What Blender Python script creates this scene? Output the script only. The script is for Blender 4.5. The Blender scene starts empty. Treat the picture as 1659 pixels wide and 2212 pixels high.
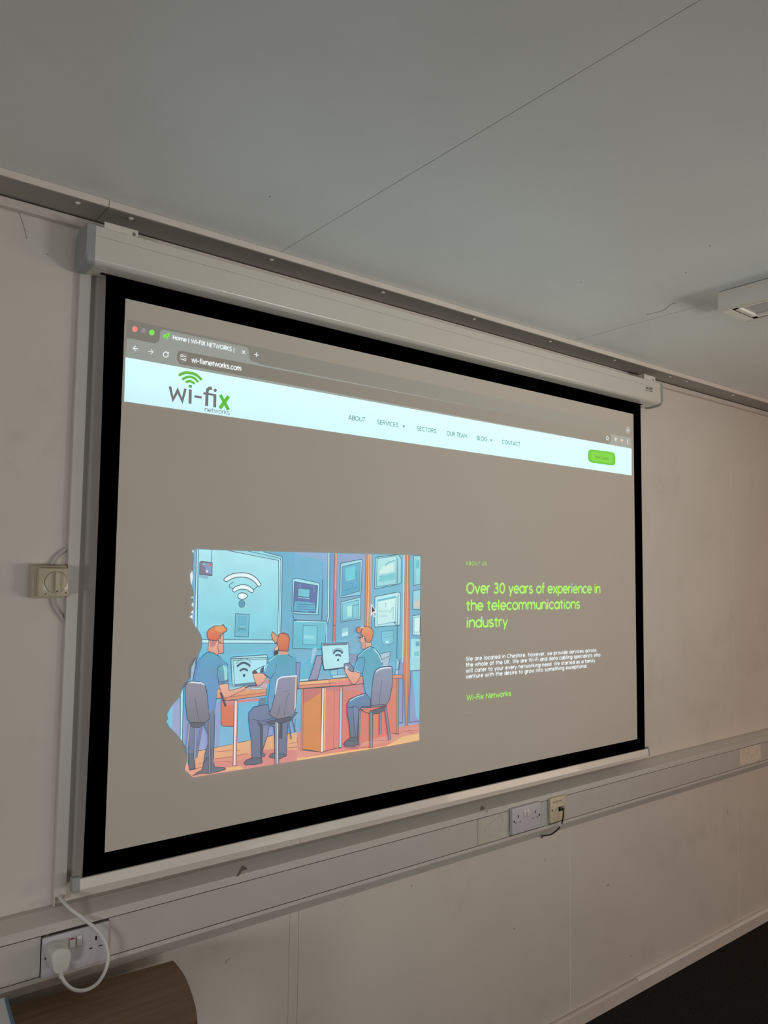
import bpy, bmesh, math, random
from mathutils import Vector, Matrix
from mathutils.geometry import tessellate_polygon

random.seed(7)
SC = bpy.context.scene
COL = SC.collection

# ------------------------------------------------------------------ camera
F_PX = 1687.45
CX, CY = 829.5, 1106.0
CAM_R = Vector((0.78315768, -0.62170917, 0.01190619))
CAM_U = Vector((-0.05584332, -0.05124934, 0.99712338))
CAM_F = Vector((0.61931056, 0.78156971, 0.07485462))
H = 1.67                                   # eye height; camera stands at x=0, y=0
cam_data = bpy.data.cameras.new('camera')
cam_data.sensor_fit = 'HORIZONTAL'
cam_data.sensor_width = 36.0
cam_data.lens = F_PX / 1659.0 * 36.0
cam_data.clip_start = 0.02
cam = bpy.data.objects.new('camera', cam_data)
COL.objects.link(cam)
m3 = Matrix((CAM_R, CAM_U, -CAM_F)).transposed()
cam.matrix_world = Matrix.Translation((0, 0, H)) @ m3.to_4x4()
SC.camera = cam

SC.view_settings.view_transform = 'Standard'
SC.view_settings.look = 'None'
SC.view_settings.gamma = 1.0
SC.view_settings.use_curve_mapping = False
SC.view_settings.exposure = 0.0

# ------------------------------------------------------------------ world and daylight
world = bpy.data.worlds.new('world')
SC.world = world
world.use_nodes = True
world.node_tree.nodes['Background'].inputs[0].default_value = (0.62, 0.72, 0.85, 1)
world.node_tree.nodes['Background'].inputs[1].default_value = 0.6


def area(name, loc, target, sx, sy, power, color):
    d = bpy.data.lights.new(name, 'AREA')
    d.shape = 'RECTANGLE'
    d.size = sx
    d.size_y = sy
    d.energy = power
    d.color = color
    o = bpy.data.objects.new(name, d)
    COL.objects.link(o)
    o.location = loc
    o.rotation_euler = (Vector(target) - Vector(loc)).to_track_quat('-Z', 'Y').to_euler()
    return o


# daylight through the window behind on the left, and through the windows on the right; plus an added ceiling fill
def spread_light(name, loc, target, sx, sy, spread, power, color):
    o = area(name, loc, target, sx, sy, power, color)
    o.data.spread = math.radians(spread)
    return o


spread_light('daylight_left', (-3.00, -1.75, 1.08), (0.9, 1.9, 1.5), 0.8, 0.7, 140, 22.0, (0.99, 0.97, 0.98))
spread_light('daylight_right', (5.70, -1.3, 1.30), (3.7, 1.9, 1.25), 1.8, 1.0, 120, 20.0, (1.0, 0.73, 0.55))
spread_light('daylight_back', (1.5, -2.4, 1.00), (1.9, 1.9, 1.2), 2.0, 0.8, 80, 4.6, (1.0, 0.98, 0.97))
spread_light('ceiling_fill', (3.5, -2.4, 0.95), (2.0, 1.3, 2.536), 1.2, 0.7, 60, 6.0, (0.97, 1.0, 0.93))  # unseen lamp added low at the back to brighten the ceiling

# ------------------------------------------------------------------ helpers
WALL = 1.92                                # y of the wall with the screen


def at(x, y, D):
    """photograph pixel -> point on the plane y = D"""
    v = CAM_F + CAM_R * ((x - CX) / F_PX) - CAM_U * ((y - CY) / F_PX)
    v = v * (D / v.y)
    return Vector((v.x, v.y, v.z + H))


def at_z(x, y, z):
    v = CAM_F + CAM_R * ((x - CX) / F_PX) - CAM_U * ((y - CY) / F_PX)
    v = v * ((z - H) / v.z)
    return Vector((v.x, v.y, v.z + H))


def lin(c):
    out = []
    for k in c[:3]:
        k = k / 255.0
        out.append(k / 12.92 if k <= 0.04045 else ((k + 0.055) / 1.055) ** 2.4)
    return tuple(out)


MATS = {}


def mat(name, rgb, rough=0.6, var=0.04, scale=8.0, bump=0.0, bscale=200.0, metal=0.0, spec=0.5, stretch=None, coat=0.0):
    """procedural painted / plastic surface: base colour with soft noise variation and fine relief"""
    if name in MATS:
        return MATS[name]
    m = bpy.data.materials.new(name)
    m.use_nodes = True
    nt = m.node_tree
    b = nt.nodes['Principled BSDF']
    b.inputs['Roughness'].default_value = rough
    b.inputs['Metallic'].default_value = metal
    b.inputs['Specular IOR Level'].default_value = spec
    b.inputs['Coat Weight'].default_value = coat
    tc = nt.nodes.new('ShaderNodeTexCoord')
    mp = nt.nodes.new('ShaderNodeMapping')
    if stretch:
        mp.inputs['Scale'].default_value = stretch
    nt.links.new(tc.outputs['Object'], mp.inputs['Vector'])
    n = nt.nodes.new('ShaderNodeTexNoise')
    n.inputs['Scale'].default_value = scale
    n.inputs['Detail'].default_value = 6
    nt.links.new(mp.outputs[0], n.inputs['Vector'])
    r = nt.nodes.new('ShaderNodeValToRGB')
    c = rgb
    r.color_ramp.elements[0].position = 0.3
    r.color_ramp.elements[1].position = 0.7
    r.color_ramp.elements[0].color = tuple(max(0, k * (1 - var)) for k in c) + (1,)
    r.color_ramp.elements[1].color = tuple(min(1, k * (1 + var)) for k in c) + (1,)
    nt.links.new(n.outputs['Fac'], r.inputs['Fac'])
    nt.links.new(r.outputs['Color'], b.inputs['Base Color'])
    if bump > 0:
        n2 = nt.nodes.new('ShaderNodeTexNoise')
        n2.inputs['Scale'].default_value = bscale
        n2.inputs['Detail'].default_value = 3
        nt.links.new(mp.outputs[0], n2.inputs['Vector'])
        bp = nt.nodes.new('ShaderNodeBump')
        bp.inputs['Strength'].default_value = bump
        bp.inputs['Distance'].default_value = 0.002
        nt.links.new(n2.outputs['Fac'], bp.inputs['Height'])
        nt.links.new(bp.outputs[0], b.inputs['Normal'])
    MATS[name] = m
    return m


def wall_mat(name, rgb, grime_rgb, amount):
    """painted board with blotchy scuffs"""
    m = mat(name, rgb, 0.55, 0.035, 3.0, 0.12, 350.0)
    nt = m.node_tree
    b = nt.nodes['Principled BSDF']
    src = b.inputs['Base Color'].links[0].from_socket
    tc = nt.nodes['Texture Coordinate']
    n = nt.nodes.new('ShaderNodeTexNoise')
    n.inputs['Scale'].default_value = 5.5
    n.inputs['Detail'].default_value = 8
    n.inputs['Roughness'].default_value = 0.65
    nt.links.new(tc.outputs['Object'], n.inputs['Vector'])
    r = nt.nodes.new('ShaderNodeValToRGB')
    r.color_ramp.elements[0].position = 0.56
    r.color_ramp.elements[0].color = (0, 0, 0, 1)
    r.color_ramp.elements[1].position = 0.78
    r.color_ramp.elements[1].color = (amount, amount, amount, 1)
    nt.links.new(n.outputs['Fac'], r.inputs['Fac'])
    mx = nt.nodes.new('ShaderNodeMixRGB')
    nt.links.new(r.outputs[0], mx.inputs[0])
    nt.links.new(src, mx.inputs[1])
    mx.inputs[2].default_value = grime_rgb + (1,)
    nt.links.new(mx.outputs[0], b.inputs['Base Color'])
    return m


M_WALL = wall_mat('wall_paint', (0.72, 0.665, 0.60), (0.48, 0.42, 0.36), 0.35)
M_CEIL = wall_mat('ceiling_paint', (0.84, 0.86, 0.845), (0.74, 0.75, 0.72), 0.25)
M_CEIL.node_tree.nodes['Principled BSDF'].inputs['Roughness'].default_value = 0.42
M_CEIL.node_tree.nodes['Principled BSDF'].inputs['Specular IOR Level'].default_value = 0.8
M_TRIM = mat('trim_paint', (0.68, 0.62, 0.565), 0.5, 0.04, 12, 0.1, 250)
M_TRIM_SHADED = mat('shaded_trim_paint', (0.36, 0.335, 0.30), 0.6, 0.05, 9, 0.1, 250)  # darker copy of the trim paint: shade of the underside put into the colour
M_TRIM_LIT = mat('lit_trim_paint', (0.74, 0.67, 0.61), 0.5, 0.04, 12, 0.1, 250)  # lighter copy of the trim paint for the lit front face
M_PVC = mat('trunking_pvc', (0.66, 0.625, 0.57), 0.38, 0.02, 20, 0.05, 400)
M_COVER = mat('trunking_cover_pvc', (0.61, 0.565, 0.525), 0.36, 0.02, 14, 0.05, 400)
M_COVER_Y = mat('yellowed_cover_pvc', (0.62, 0.58, 0.50), 0.4, 0.05, 25, 0.05, 400)
M_COVER_B = mat('grey_blank_cover', (0.52, 0.55, 0.53), 0.35, 0.03, 25)
M_SOCK = mat('socket_plastic', (0.62, 0.60, 0.63), 0.3, 0.015, 30, coat=0.2)
M_WHITE = mat('switch_plastic', (0.74, 0.72, 0.72), 0.28, 0.01, 30, coat=0.2)
M_PLUG = mat('plug_plastic', (0.74, 0.73, 0.68), 0.4, 0.02, 30, 0.1, 500)
M_CABLE = mat('white_cable_pvc', (0.78, 0.77, 0.74), 0.42, 0.02, 40)
M_CREAM = mat('cream_plastic', (0.70, 0.60, 0.42), 0.35, 0.03, 25)
M_BEIGE = mat('beige_switch_plastic', (0.56, 0.49, 0.35), 0.3, 0.02, 25, coat=0.3)
M_BLACK = mat('black_plastic', (0.012, 0.012, 0.014), 0.4, 0.1, 30)
M_INK = mat('black_ink', (0.02, 0.02, 0.022), 0.6, 0.1, 60)
M_HOLE = mat('dark_hole', (0.01, 0.009, 0.008), 0.9, 0.1, 60)
M_RED = mat('red_indicator', (0.35, 0.02, 0.03), 0.35, 0.1, 60)
M_CASE = mat('screen_case_enamel', (0.70, 0.665, 0.60), 0.30, 0.015, 20, 0.08, 600, coat=0.25)
M_CAP = mat('grey_cap_plastic', (0.34, 0.36, 0.355), 0.42, 0.03, 20, 0.1, 500)
M_CAP_R = mat('grey_bar_cap_plastic', (0.34, 0.35, 0.35), 0.42, 0.03, 20, 0.1, 500)
M_BAR = mat('bar_enamel', (0.80, 0.74, 0.66), 0.35, 0.015, 20, coat=0.2)
M_BRACKET = mat('bracket_enamel', (0.74, 0.70, 0.63), 0.35, 0.02, 30)
M_FABRIC = mat('matte_white_fabric', (0.66, 0.60, 0.53), 0.85, 0.012, 5, 0.05, 900, spec=0.1)
M_BORDER = mat('black_masking_border', (0.0022, 0.0028, 0.0045), 0.9, 0.1, 50, spec=0.0)
M_LAMP = mat('lamp_housing_enamel', (0.93, 0.88, 0.80), 0.45, 0.01, 20)
M_LENS = mat('lamp_lens', (0.55, 0.53, 0.51), 0.5, 0.02, 60, 0.1, 300)
M_DARKLINE = mat('gap_shadow', (0.05, 0.042, 0.035), 0.8, 0.1, 60)  # dark colour painted for the shadow inside gaps and grooves
M_BOXW = mat('white_card', (0.80, 0.82, 0.83), 0.6, 0.03, 12)
M_BLUE = mat('blue_card_edge', (0.10, 0.20, 0.32), 0.5, 0.05, 20)
M_TAPE = mat('masking_tape', (0.78, 0.69, 0.57), 0.5, 0.10, 60, 0.3, 120)
M_STICK = mat('scraped_sticker', (0.24, 0.21, 0.17), 0.7, 0.25, 200)
M_BEADW = mat('white_caulk', (0.90, 0.86, 0.80), 0.5, 0.03, 50)
M_SHADE = mat('scuff_grey', (0.30, 0.27, 0.24), 0.8, 0.1, 60)
M_COPPER = mat('torn_brown_paper', (0.30, 0.17, 0.10), 0.8, 0.1, 60)
M_GLASS = mat('window_glass', (0.85, 0.9, 0.95), 0.05, 0.01, 5)
M_METAL = mat('connector_metal', (0.22, 0.20, 0.17), 0.3, 0.1, 40, metal=0.7)


def wood_mat():
    m = bpy.data.materials.new('oak_laminate')
    m.use_nodes = True
    nt = m.node_tree
    b = nt.nodes['Principled BSDF']
    b.inputs['Roughness'].default_value = 0.42
    tc = nt.nodes.new('ShaderNodeTexCoord')
    mp = nt.nodes.new('ShaderNodeMapping')
    mp.inputs['Scale'].default_value = (2.0, 26.0, 26.0)
    nt.links.new(tc.outputs['Object'], mp.inputs[0])
    n = nt.nodes.new('ShaderNodeTexNoise')
    n.inputs['Scale'].default_value = 2.6
    n.inputs['Detail'].default_value = 9
    n.inputs['Roughness'].default_value = 0.62
    nt.links.new(mp.outputs[0], n.inputs['Vector'])
    r = nt.nodes.new('ShaderNodeValToRGB')
    r.color_ramp.elements[0].position = 0.30
    r.color_ramp.elements[0].color = (0.16, 0.092, 0.045, 1)
    r.color_ramp.elements[1].position = 0.72
    r.color_ramp.elements[1].color = (0.27, 0.165, 0.085, 1)
    nt.links.new(n.outputs['Fac'], r.inputs[0])
    nt.links.new(r.outputs[0], b.inputs['Base Color'])
    return m


M_WOOD = wood_mat()


def carpet_mat():
    m = bpy.data.materials.new('charcoal_carpet')
    m.use_nodes = True
    nt = m.node_tree
    b = nt.nodes['Principled BSDF']
    b.inputs['Roughness'].default_value = 0.95
    b.inputs['Specular IOR Level'].default_value = 0.1
    tc = nt.nodes.new('ShaderNodeTexCoord')
    n = nt.nodes.new('ShaderNodeTexNoise')
    n.inputs['Scale'].default_value = 150
    n.inputs['Detail'].default_value = 5
    n.inputs['Roughness'].default_value = 0.75
    nt.links.new(tc.outputs['Object'], n.inputs['Vector'])
    r = nt.nodes.new('ShaderNodeValToRGB')
    r.color_ramp.elements[0].position = 0.34
    r.color_ramp.elements[0].color = (0.008, 0.007, 0.0065, 1)
    r.color_ramp.elements[1].position = 0.68
    r.color_ramp.elements[1].color = (0.055, 0.047, 0.042, 1)
    nt.links.new(n.outputs['Fac'], r.inputs[0])
    nt.links.new(r.outputs[0], b.inputs['Base Color'])
    bp = nt.nodes.new('ShaderNodeBump')
    bp.inputs['Strength'].default_value = 0.9
    bp.inputs['Distance'].default_value = 0.006
    nt.links.new(n.outputs['Fac'], bp.inputs['Height'])
    nt.links.new(bp.outputs[0], b.inputs['Normal'])
    return m


M_CARPET = carpet_mat()


def light_mat(name, sampling, noise=0.0):
    """light thrown on the cloth by the projector: per-vertex image colour over the cloth"""
    m = bpy.data.materials.new(name)
    m.use_nodes = True
    m.cycles.emission_sampling = sampling
    nt = m.node_tree
    b = nt.nodes['Principled BSDF']
    b.inputs['Roughness'].default_value = 0.85
    b.inputs['Specular IOR Level'].default_value = 0.1
    a = nt.nodes.new('ShaderNodeAttribute')
    a.attribute_name = 'glow'
    s = nt.nodes.new('ShaderNodeAttribute')
    s.attribute_name = 'cloth'
    nt.links.new(s.outputs['Color'], b.inputs['Base Color'])
    if noise > 0:
        tc = nt.nodes.new('ShaderNodeTexCoord')
        n = nt.nodes.new('ShaderNodeTexNoise')
        n.inputs['Scale'].default_value = 16
        n.inputs['Detail'].default_value = 8
        n.inputs['Roughness'].default_value = 0.6
        nt.links.new(tc.outputs['Object'], n.inputs['Vector'])
        mr = nt.nodes.new('ShaderNodeMapRange')
        mr.inputs[1].default_value = 0.3
        mr.inputs[2].default_value = 0.7
        mr.inputs[3].default_value = 1 - noise
        mr.inputs[4].default_value = 1 + noise
        nt.links.new(n.outputs['Fac'], mr.inputs[0])
        mx = nt.nodes.new('ShaderNodeVectorMath')
        mx.operation = 'SCALE'
        nt.links.new(a.outputs['Color'], mx.inputs[0])
        nt.links.new(mr.outputs[0], mx.inputs['Scale'])
        nt.links.new(mx.outputs[0], b.inputs['Emission Color'])
    else:
        nt.links.new(a.outputs['Color'], b.inputs['Emission Color'])
    b.inputs['Emission Strength'].default_value = 1.0
    return m


M_BEAM = light_mat('projected_light_page', 'FRONT')
M_BEAM_S = light_mat('projected_light_detail', 'NONE')
M_BEAM_N = light_mat('projected_light_picture', 'NONE', 0.10)


def tag(o, label=None, cat=None, group=None, kind=None):
    if label:
        o['label'] = label
    if cat:
        o['category'] = cat
    if group:
        o['group'] = group
    if kind:
        o['kind'] = kind
    return o


def empty(name, loc, label, cat, group=None):
    o = bpy.data.objects.new(name, None)
    o.empty_display_size = 0.05
    COL.objects.link(o)
    o.location = loc
    return tag(o, label, cat, group)


def finish(name, bm, material, parent=None, smooth=False, loc=None):
    bmesh.ops.recalc_face_normals(bm, faces=bm.faces)
    me = bpy.data.meshes.new(name)
    bm.to_mesh(me)
    bm.free()
    o = bpy.data.objects.new(name, me)
    COL.objects.link(o)
    if material:
        me.materials.append(material)
    if smooth:
        for p in me.polygons:
            p.use_smooth = True
        try:
            me.set_sharp_from_angle(angle=math.radians(35))
        except Exception:
            pass
    if parent is not None:
        o.parent = parent
        pl = Vector((0, 0, 0))
        q = parent
        while q is not None:
            pl += q.location
            q = q.parent
        # geometry is written in world coordinates: take the parent's place off
        me.transform(Matrix.Translation(-pl))
    return o


def box(bm, x0, x1, y0, y1, z0, z1, bev=0.0, seg=2):
    g = bmesh.ops.create_cube(bm, size=1.0)
    vs = g['verts']
    bmesh.ops.scale(bm, vec=(abs(x1 - x0), abs(y1 - y0), abs(z1 - z0)), verts=vs)
    bmesh.ops.translate(bm, vec=((x0 + x1) / 2, (y0 + y1) / 2, (z0 + z1) / 2), verts=vs)
    if bev > 0:
        es = list({e for v in vs for e in v.link_edges})
        bmesh.ops.bevel(bm, geom=es, offset=bev, segments=seg, affect='EDGES', profile=0.5)
    return bm


def newbm():
    return bmesh.new()


def boxo(name, x0, x1, y0, y1, z0, z1, m, parent=None, bev=0.0, smooth=True):
    return finish(name, box(newbm(), x0, x1, y0, y1, z0, z1, bev), m, parent, smooth and bev > 0)


def prism_x(bm, prof, x0, x1, slope=0.0, xr=0.0):
    """profile of (y, z) swept along x; slope lifts z with x about xr"""
    a = [bm.verts.new((x0, y, z + slope * (x0 - xr))) for y, z in prof]
    b = [bm.verts.new((x1, y, z + slope * (x1 - xr))) for y, z in prof]
    n = len(prof)
    for i in range(n):
        j = (i + 1) % n
        bm.faces.new((a[i], a[j], b[j], b[i]))
    bm.faces.new(a)
    bm.faces.new(list(reversed(b)))
    return bm


def prism_y(bm, pts, y0, y1):
    a = [bm.verts.new((x, y0, z)) for x, z in pts]
    b = [bm.verts.new((x, y1, z)) for x, z in pts]
    n = len(pts)
    for i in range(n):
        j = (i + 1) % n
        bm.faces.new((a[i], a[j], b[j], b[i]))
    bm.faces.new(a)
    bm.faces.new(list(reversed(b)))
    return bm


def prism_z(bm, pts, z0, z1):
    a = [bm.verts.new((x, y, z0)) for x, y in pts]
    b = [bm.verts.new((x, y, z1)) for x, y in pts]
    n = len(pts)
    for i in range(n):
        j = (i + 1) % n
        bm.faces.new((a[i], a[j], b[j], b[i]))
    bm.faces.new(a)
    bm.faces.new(list(reversed(b)))
    return bm


def round_poly(pts, r, seg=4):
    """round the corners of a closed 2-D polygon; r number or list"""
    out = []
    n = len(pts)
    for i in range(n):
        p = Vector(pts[i][:2])
        a = Vector(pts[i - 1][:2])
        b = Vector(pts[(i + 1) % n][:2])
        rr = r[i] if isinstance(r, (list, tuple)) else r
        if rr <= 0:
            out.append(tuple(p))
            continue
        da = (a - p)
        db = (b - p)
        t = min(rr, da.length * 0.49, db.length * 0.49)
        s = p + da.normalized() * t
        e = p + db.normalized() * t
        for k in range(seg + 1):
            u = k / seg
            q = s * (1 - u) ** 2 + p * 2 * u * (1 - u) + e * u * u
            out.append(tuple(q))
    return out


def tube(bm, pts, rad, sides=10):
    """smooth tube through the points (Catmull-Rom)"""
    P = [Vector(p) for p in pts]
    path = []
    for i in range(len(P) - 1):
        p0 = P[max(0, i - 1)]
        p1, p2 = P[i], P[i + 1]
        p3 = P[min(len(P) - 1, i + 2)]
        for k in range(5):
            t = k / 5
            path.append(0.5 * ((2 * p1) + (p2 - p0) * t + (2 * p0 - 5 * p1 + 4 * p2 - p3) * t * t
                               + (-p0 + 3 * p1 - 3 * p2 + p3) * t ** 3))
    path.append(P[-1])
    rings = []
    nrm = None
    for i, p in enumerate(path):
        t = (path[min(i + 1, len(path) - 1)] - path[max(i - 1, 0)]).normalized()
        if nrm is None:
            nrm = t.orthogonal().normalized()
        nrm = (nrm - t * nrm.dot(t)).normalized()
        bn = t.cross(nrm)
        rings.append([bm.verts.new(p + (nrm * math.cos(2 * math.pi * k / sides) + bn * math.sin(2 * math.pi * k / sides)) * rad)
                      for k in range(sides)])
    for a, b in zip(rings, rings[1:]):
        for k in range(sides):
            bm.faces.new((a[k], a[(k + 1) % sides], b[(k + 1) % sides], b[k]))
    bm.faces.new(list(reversed(rings[0])))
    bm.faces.new(rings[-1])
    return bm


def disc_y(bm, cx, cz, r, y0, y1, n=24, rx=None):
    pts = [(cx + (rx or r) * math.cos(2 * math.pi * k / n), cz + r * math.sin(2 * math.pi * k / n)) for k in range(n)]
    return prism_y(bm, pts, y0, y1)


def copy_thing(o, loc):
    c = o.copy()
    COL.objects.link(c)
    c.location = loc
    for ch in o.children:
        d = ch.copy()
        COL.objects.link(d)
        d.parent = c
        for g in ch.children:
            e = g.copy()
            COL.objects.link(e)
            e.parent = d
    return c


# ------------------------------------------------------------------ room shell
CEIL = H + 0.866
XL, XR, YB = -3.6, 6.0, -2.6
T = 0.12
boxo('floor', XL - T, XR + T, YB - T, WALL + T, -0.10, 0.0, M_CARPET)['kind'] = 'structure'

# ceiling: boards with open joints
ceil = boxo('ceiling', XL - T, XR + T, YB - T, WALL + T, CEIL + 0.010, CEIL + 0.10, M_CEIL)
ceil['kind'] = 'structure'
SEAMS_C = [XL, -1.43, -0.18, 1.063, 2.333, XR]
for i in range(len(SEAMS_C) - 1):
    g0 = 0.0012 if i else 0
    boxo('ceiling_panel', SEAMS_C[i] + g0, SEAMS_C[i + 1] - 0.0012, YB, WALL - 0.001, CEIL, CEIL + 0.009, M_CEIL, ceil)
# one joint is covered by a thin white strip
boxo('joint_strip', 2.3285, 2.3375, YB, WALL - 0.002, CEIL - 0.0016, CEIL - 0.0002, M_BEADW, ceil)
# hairline crack and a pin hole by it
tube_pts = [at_z(x, y, CEIL - 0.0004) for x, y in ((1462, 654), (1450, 657), (1442, 664), (1432, 671), (1415, 676), (1396, 680))]
finish('hairline_crack', tube(newbm(), tube_pts, 0.0007, 4), M_SHADE, ceil)
for x, y in ((583, 424), (1482, 589), (1534, 531), (1455, 655), (1255, 609)):
    p = at_z(x, y, CEIL)
    finish('pin_hole', disc_y(newbm(), 0, 0, 0.002, 0, 0.0006, 8), M_HOLE, ceil)
    o = bpy.data.objects[[k.name for k in ceil.children if k.name.startswith('pin_hole')][-1]]
    o.data.transform(Matrix.Rotation(math.radians(90), 4, 'X'))
    o.location = (p.x, p.y, CEIL - 0.0002)

# the wall that carries the screen: boards with joints and joint beads
wall = boxo('wall_front', XL - T, XR + T, WALL + 0.010, WALL + T, 0, CEIL + 0.01, M_WALL)
wall['kind'] = 'structure'
SEAMS_W = [XL, -2.44, -1.22, 0.015, 1.234, 2.4265, 3.670, 4.89, XR]
for i in range(len(SEAMS_W) - 1):
    boxo('wall_panel', SEAMS_W[i] + 0.0008, SEAMS_W[i + 1] - 0.0008, WALL, WALL + 0.0095, 0.0, CEIL - 0.0005, M_WALL, wall)
for X in (2.4265, 3.670, 4.89):
    for za, zb in ((0.057, H - 0.960 + 0.0026 * (X - 0.44)), (H - 0.7715 + 0.0026 * (X - 0.44), H + 0.823)):
        boxo('joint_bead', X - 0.0016, X + 0.0016, WALL - 0.0018, WALL + 0.001, za, zb, M_BEADW, wall)
        boxo('cover_strip', X + 0.0018, X + 0.020, WALL - 0.0009, WALL + 0.001, za, zb, M_WALL, wall)
for X in (0.015, 1.234):
    for za, zb in ((0.057, H - 0.960 + 0.0026 * (X - 0.44)), (H - 0.7715 + 0.0026 * (X - 0.44), H + 0.823)):
        boxo('cover_strip', X - 0.030, X - 0.001, WALL - 0.0012, WALL + 0.001, za, zb, M_WALL, wall)
# scuffs and scratches on the wall boards
def wall_mark(name, pts, w, m=M_SHADE):
    b = newbm()
    q = [at(x, y, WALL - 0.0004) for x, y in pts]
    tube(b, q, w, 4)
    return finish(name, b, m, wall)
wall_mark('scratch', [(38, 455), (45, 470), (52, 492), (58, 516)], 0.0007)
wall_mark('scratch', [(99, 547), (105, 552)], 0.0008)
wall_mark('scratch', [(487, 2081), (492, 2073), (498, 2070)], 0.0009)
wall_mark('scratch', [(1570, 1747), (1572, 1755), (1573, 1761)], 0.0009)
wall_mark('scratch', [(1362, 2067), (1366, 2064)], 0.0009)
wall_mark('chip', [(1311, 1914), (1315, 1910)], 0.0016)
wall_mark('chip', [(1110, 2004), (1111, 2007)], 0.0014)
wall_mark('chip', [(116.5, 1329), (117, 1330)], 0.0008)
wall_mark('chip', [(742, 1953), (743, 1954)], 0.0010)
wall_mark('chip', [(1176, 1858), (1177, 1860)], 0.0009)
wall_mark('chip', [(1356, 1832), (1357, 1833)], 0.0009)
wall_mark('chip', [(1161, 1987), (1162, 1987)], 0.0009)
wall_mark('chip', [(1175, 2097), (1176, 2097)], 0.0009)
wall_mark('chip', [(889, 1912), (889, 1916)], 0.0009)

# other walls of the room (outside the frame)
M_OTHER = mat('dim_wall_paint', (0.30, 0.27, 0.24), 0.7)
def other_wall(name, x0, x1, y0, y1):
    o = boxo(name, x0, x1, y0, y1, 0, CEIL + 0.01, M_OTHER)
    o['kind'] = 'structure'
    return o
other_wall('wall_left', XL - T, XL, YB, WALL)
other_wall('wall_right', XR, XR + T, YB, WALL)
other_wall('wall_back', XL - T, XR + T, YB - T, YB)


# ------------------------------------------------------------------ trim under the ceiling
# boxed cornice in three lengths, screwed from below
TR_F, TR_Z0, TR_Z1 = 1.8115, H + 0.8484, CEIL
trim1 = empty('trim_1', (2.0, 1.87, H + 0.85), None, None)
trim1['kind'] = 'structure'
joints = [XL, 0.594, 3.10, XR]
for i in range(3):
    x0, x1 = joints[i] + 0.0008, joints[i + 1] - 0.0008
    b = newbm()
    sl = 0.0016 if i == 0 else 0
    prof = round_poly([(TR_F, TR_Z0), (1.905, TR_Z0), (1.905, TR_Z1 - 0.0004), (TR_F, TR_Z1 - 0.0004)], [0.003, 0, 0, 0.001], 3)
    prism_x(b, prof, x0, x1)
    finish('cornice_board', b, M_TRIM_SHADED, trim1)  # underside shade is in this darker colour
    b = newbm()
    prism_x(b, [(TR_F - 0.0025, TR_Z0 + 0.0005), (TR_F - 0.0002, TR_Z0 + 0.0005), (TR_F - 0.0002, TR_Z1 - 0.0006), (TR_F - 0.0025, TR_Z1 - 0.0006)], x0, x1)
    finish('fascia', b, M_TRIM_LIT, trim1)  # front strip carries the lit tone of the same trim
proto = None
for X in (-0.05, 0.10, 0.2887, 0.3577, 0.5713, 0.7844, 0.9979, 1.2118, 1.4267, 1.6439, 1.7159, 1.9357, 2.15):
    X *= 1.834
    b = newbm()
    bmesh.ops.create_uvsphere(b, u_segments=10, v_segments=6, radius=0.0066)
    bmesh.ops.scale(b, vec=(1, 1, 0.45), verts=b.verts)
    bmesh.ops.translate(b, vec=(X, 1.834, TR_Z0 - 0.0005), verts=b.verts)
    finish('screw_cap', b, M_BEADW, trim1, True)
# dark gap between cornice and the batten on the wall
boxo('cornice_gap_shade', XL, XR, 1.9035, 1.912, TR_Z0 - 0.003, TR_Z0 + 0.004, M_DARKLINE, trim1)

trim2 = empty('trim_2', (2.0, 1.91, H + 0.84), None, None)
trim2['kind'] = 'structure'
jj = [XL, 1.82, 3.03, XR]
for i in range(3):
    b = newbm()
    prism_x(b, [(1.905, H + 0.826), (1.918, H + 0.826), (1.918, H + 0.848), (1.9052, H + 0.848)], jj[i] + 0.0006, jj[i + 1] - 0.0006, 0.0007, 2)
    finish('wall_batten', b, M_TRIM, trim2)
    b = newbm()
    prism_x(b, [(1.901, H + 0.8235), (1.918, H + 0.8235), (1.918, H + 0.8275), (1.901, H + 0.8275)], jj[i] + 0.0006, jj[i + 1] - 0.0006, 0.0007, 2)
    finish('batten_lip', b, M_TRIM, trim2)

# skirting
base = empty('baseboard_front', (2.0, 1.91, 0), None, None)
base['kind'] = 'structure'
bj = [XL, 3.05, XR]
for i in range(2):
    b = newbm()
    prism_x(b, round_poly([(1.902, 0.0), (WALL, 0.0), (WALL, 0.044), (1.906, 0.044)], [0, 0, 0, 0.003], 2), XL if i == 0 else 2.60, 2.599 if i == 0 else XR)
    finish('skirting_board', b, M_TRIM, base)
b = newbm()
prism_x(b, round_poly([(1.9035, 0.0445), (1.918, 0.0445), (1.918, 0.053), (1.907, 0.052)], 0.002, 2), XL, 2.83)
finish('top_bead', b, M_TRIM, base)
b = newbm()
prism_x(b, round_poly([(1.9015, 0.0445), (1.918, 0.0445), (1.918, 0.055), (1.905, 0.054)], 0.002, 2), 2.835, XR)
finish('top_bead', b, M_BEADW, base)

# ------------------------------------------------------------------ dado trunking
SL, XR0 = 0.0026, 0.44


def tz(z, x):
    return z + SL * (x - XR0)


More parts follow.
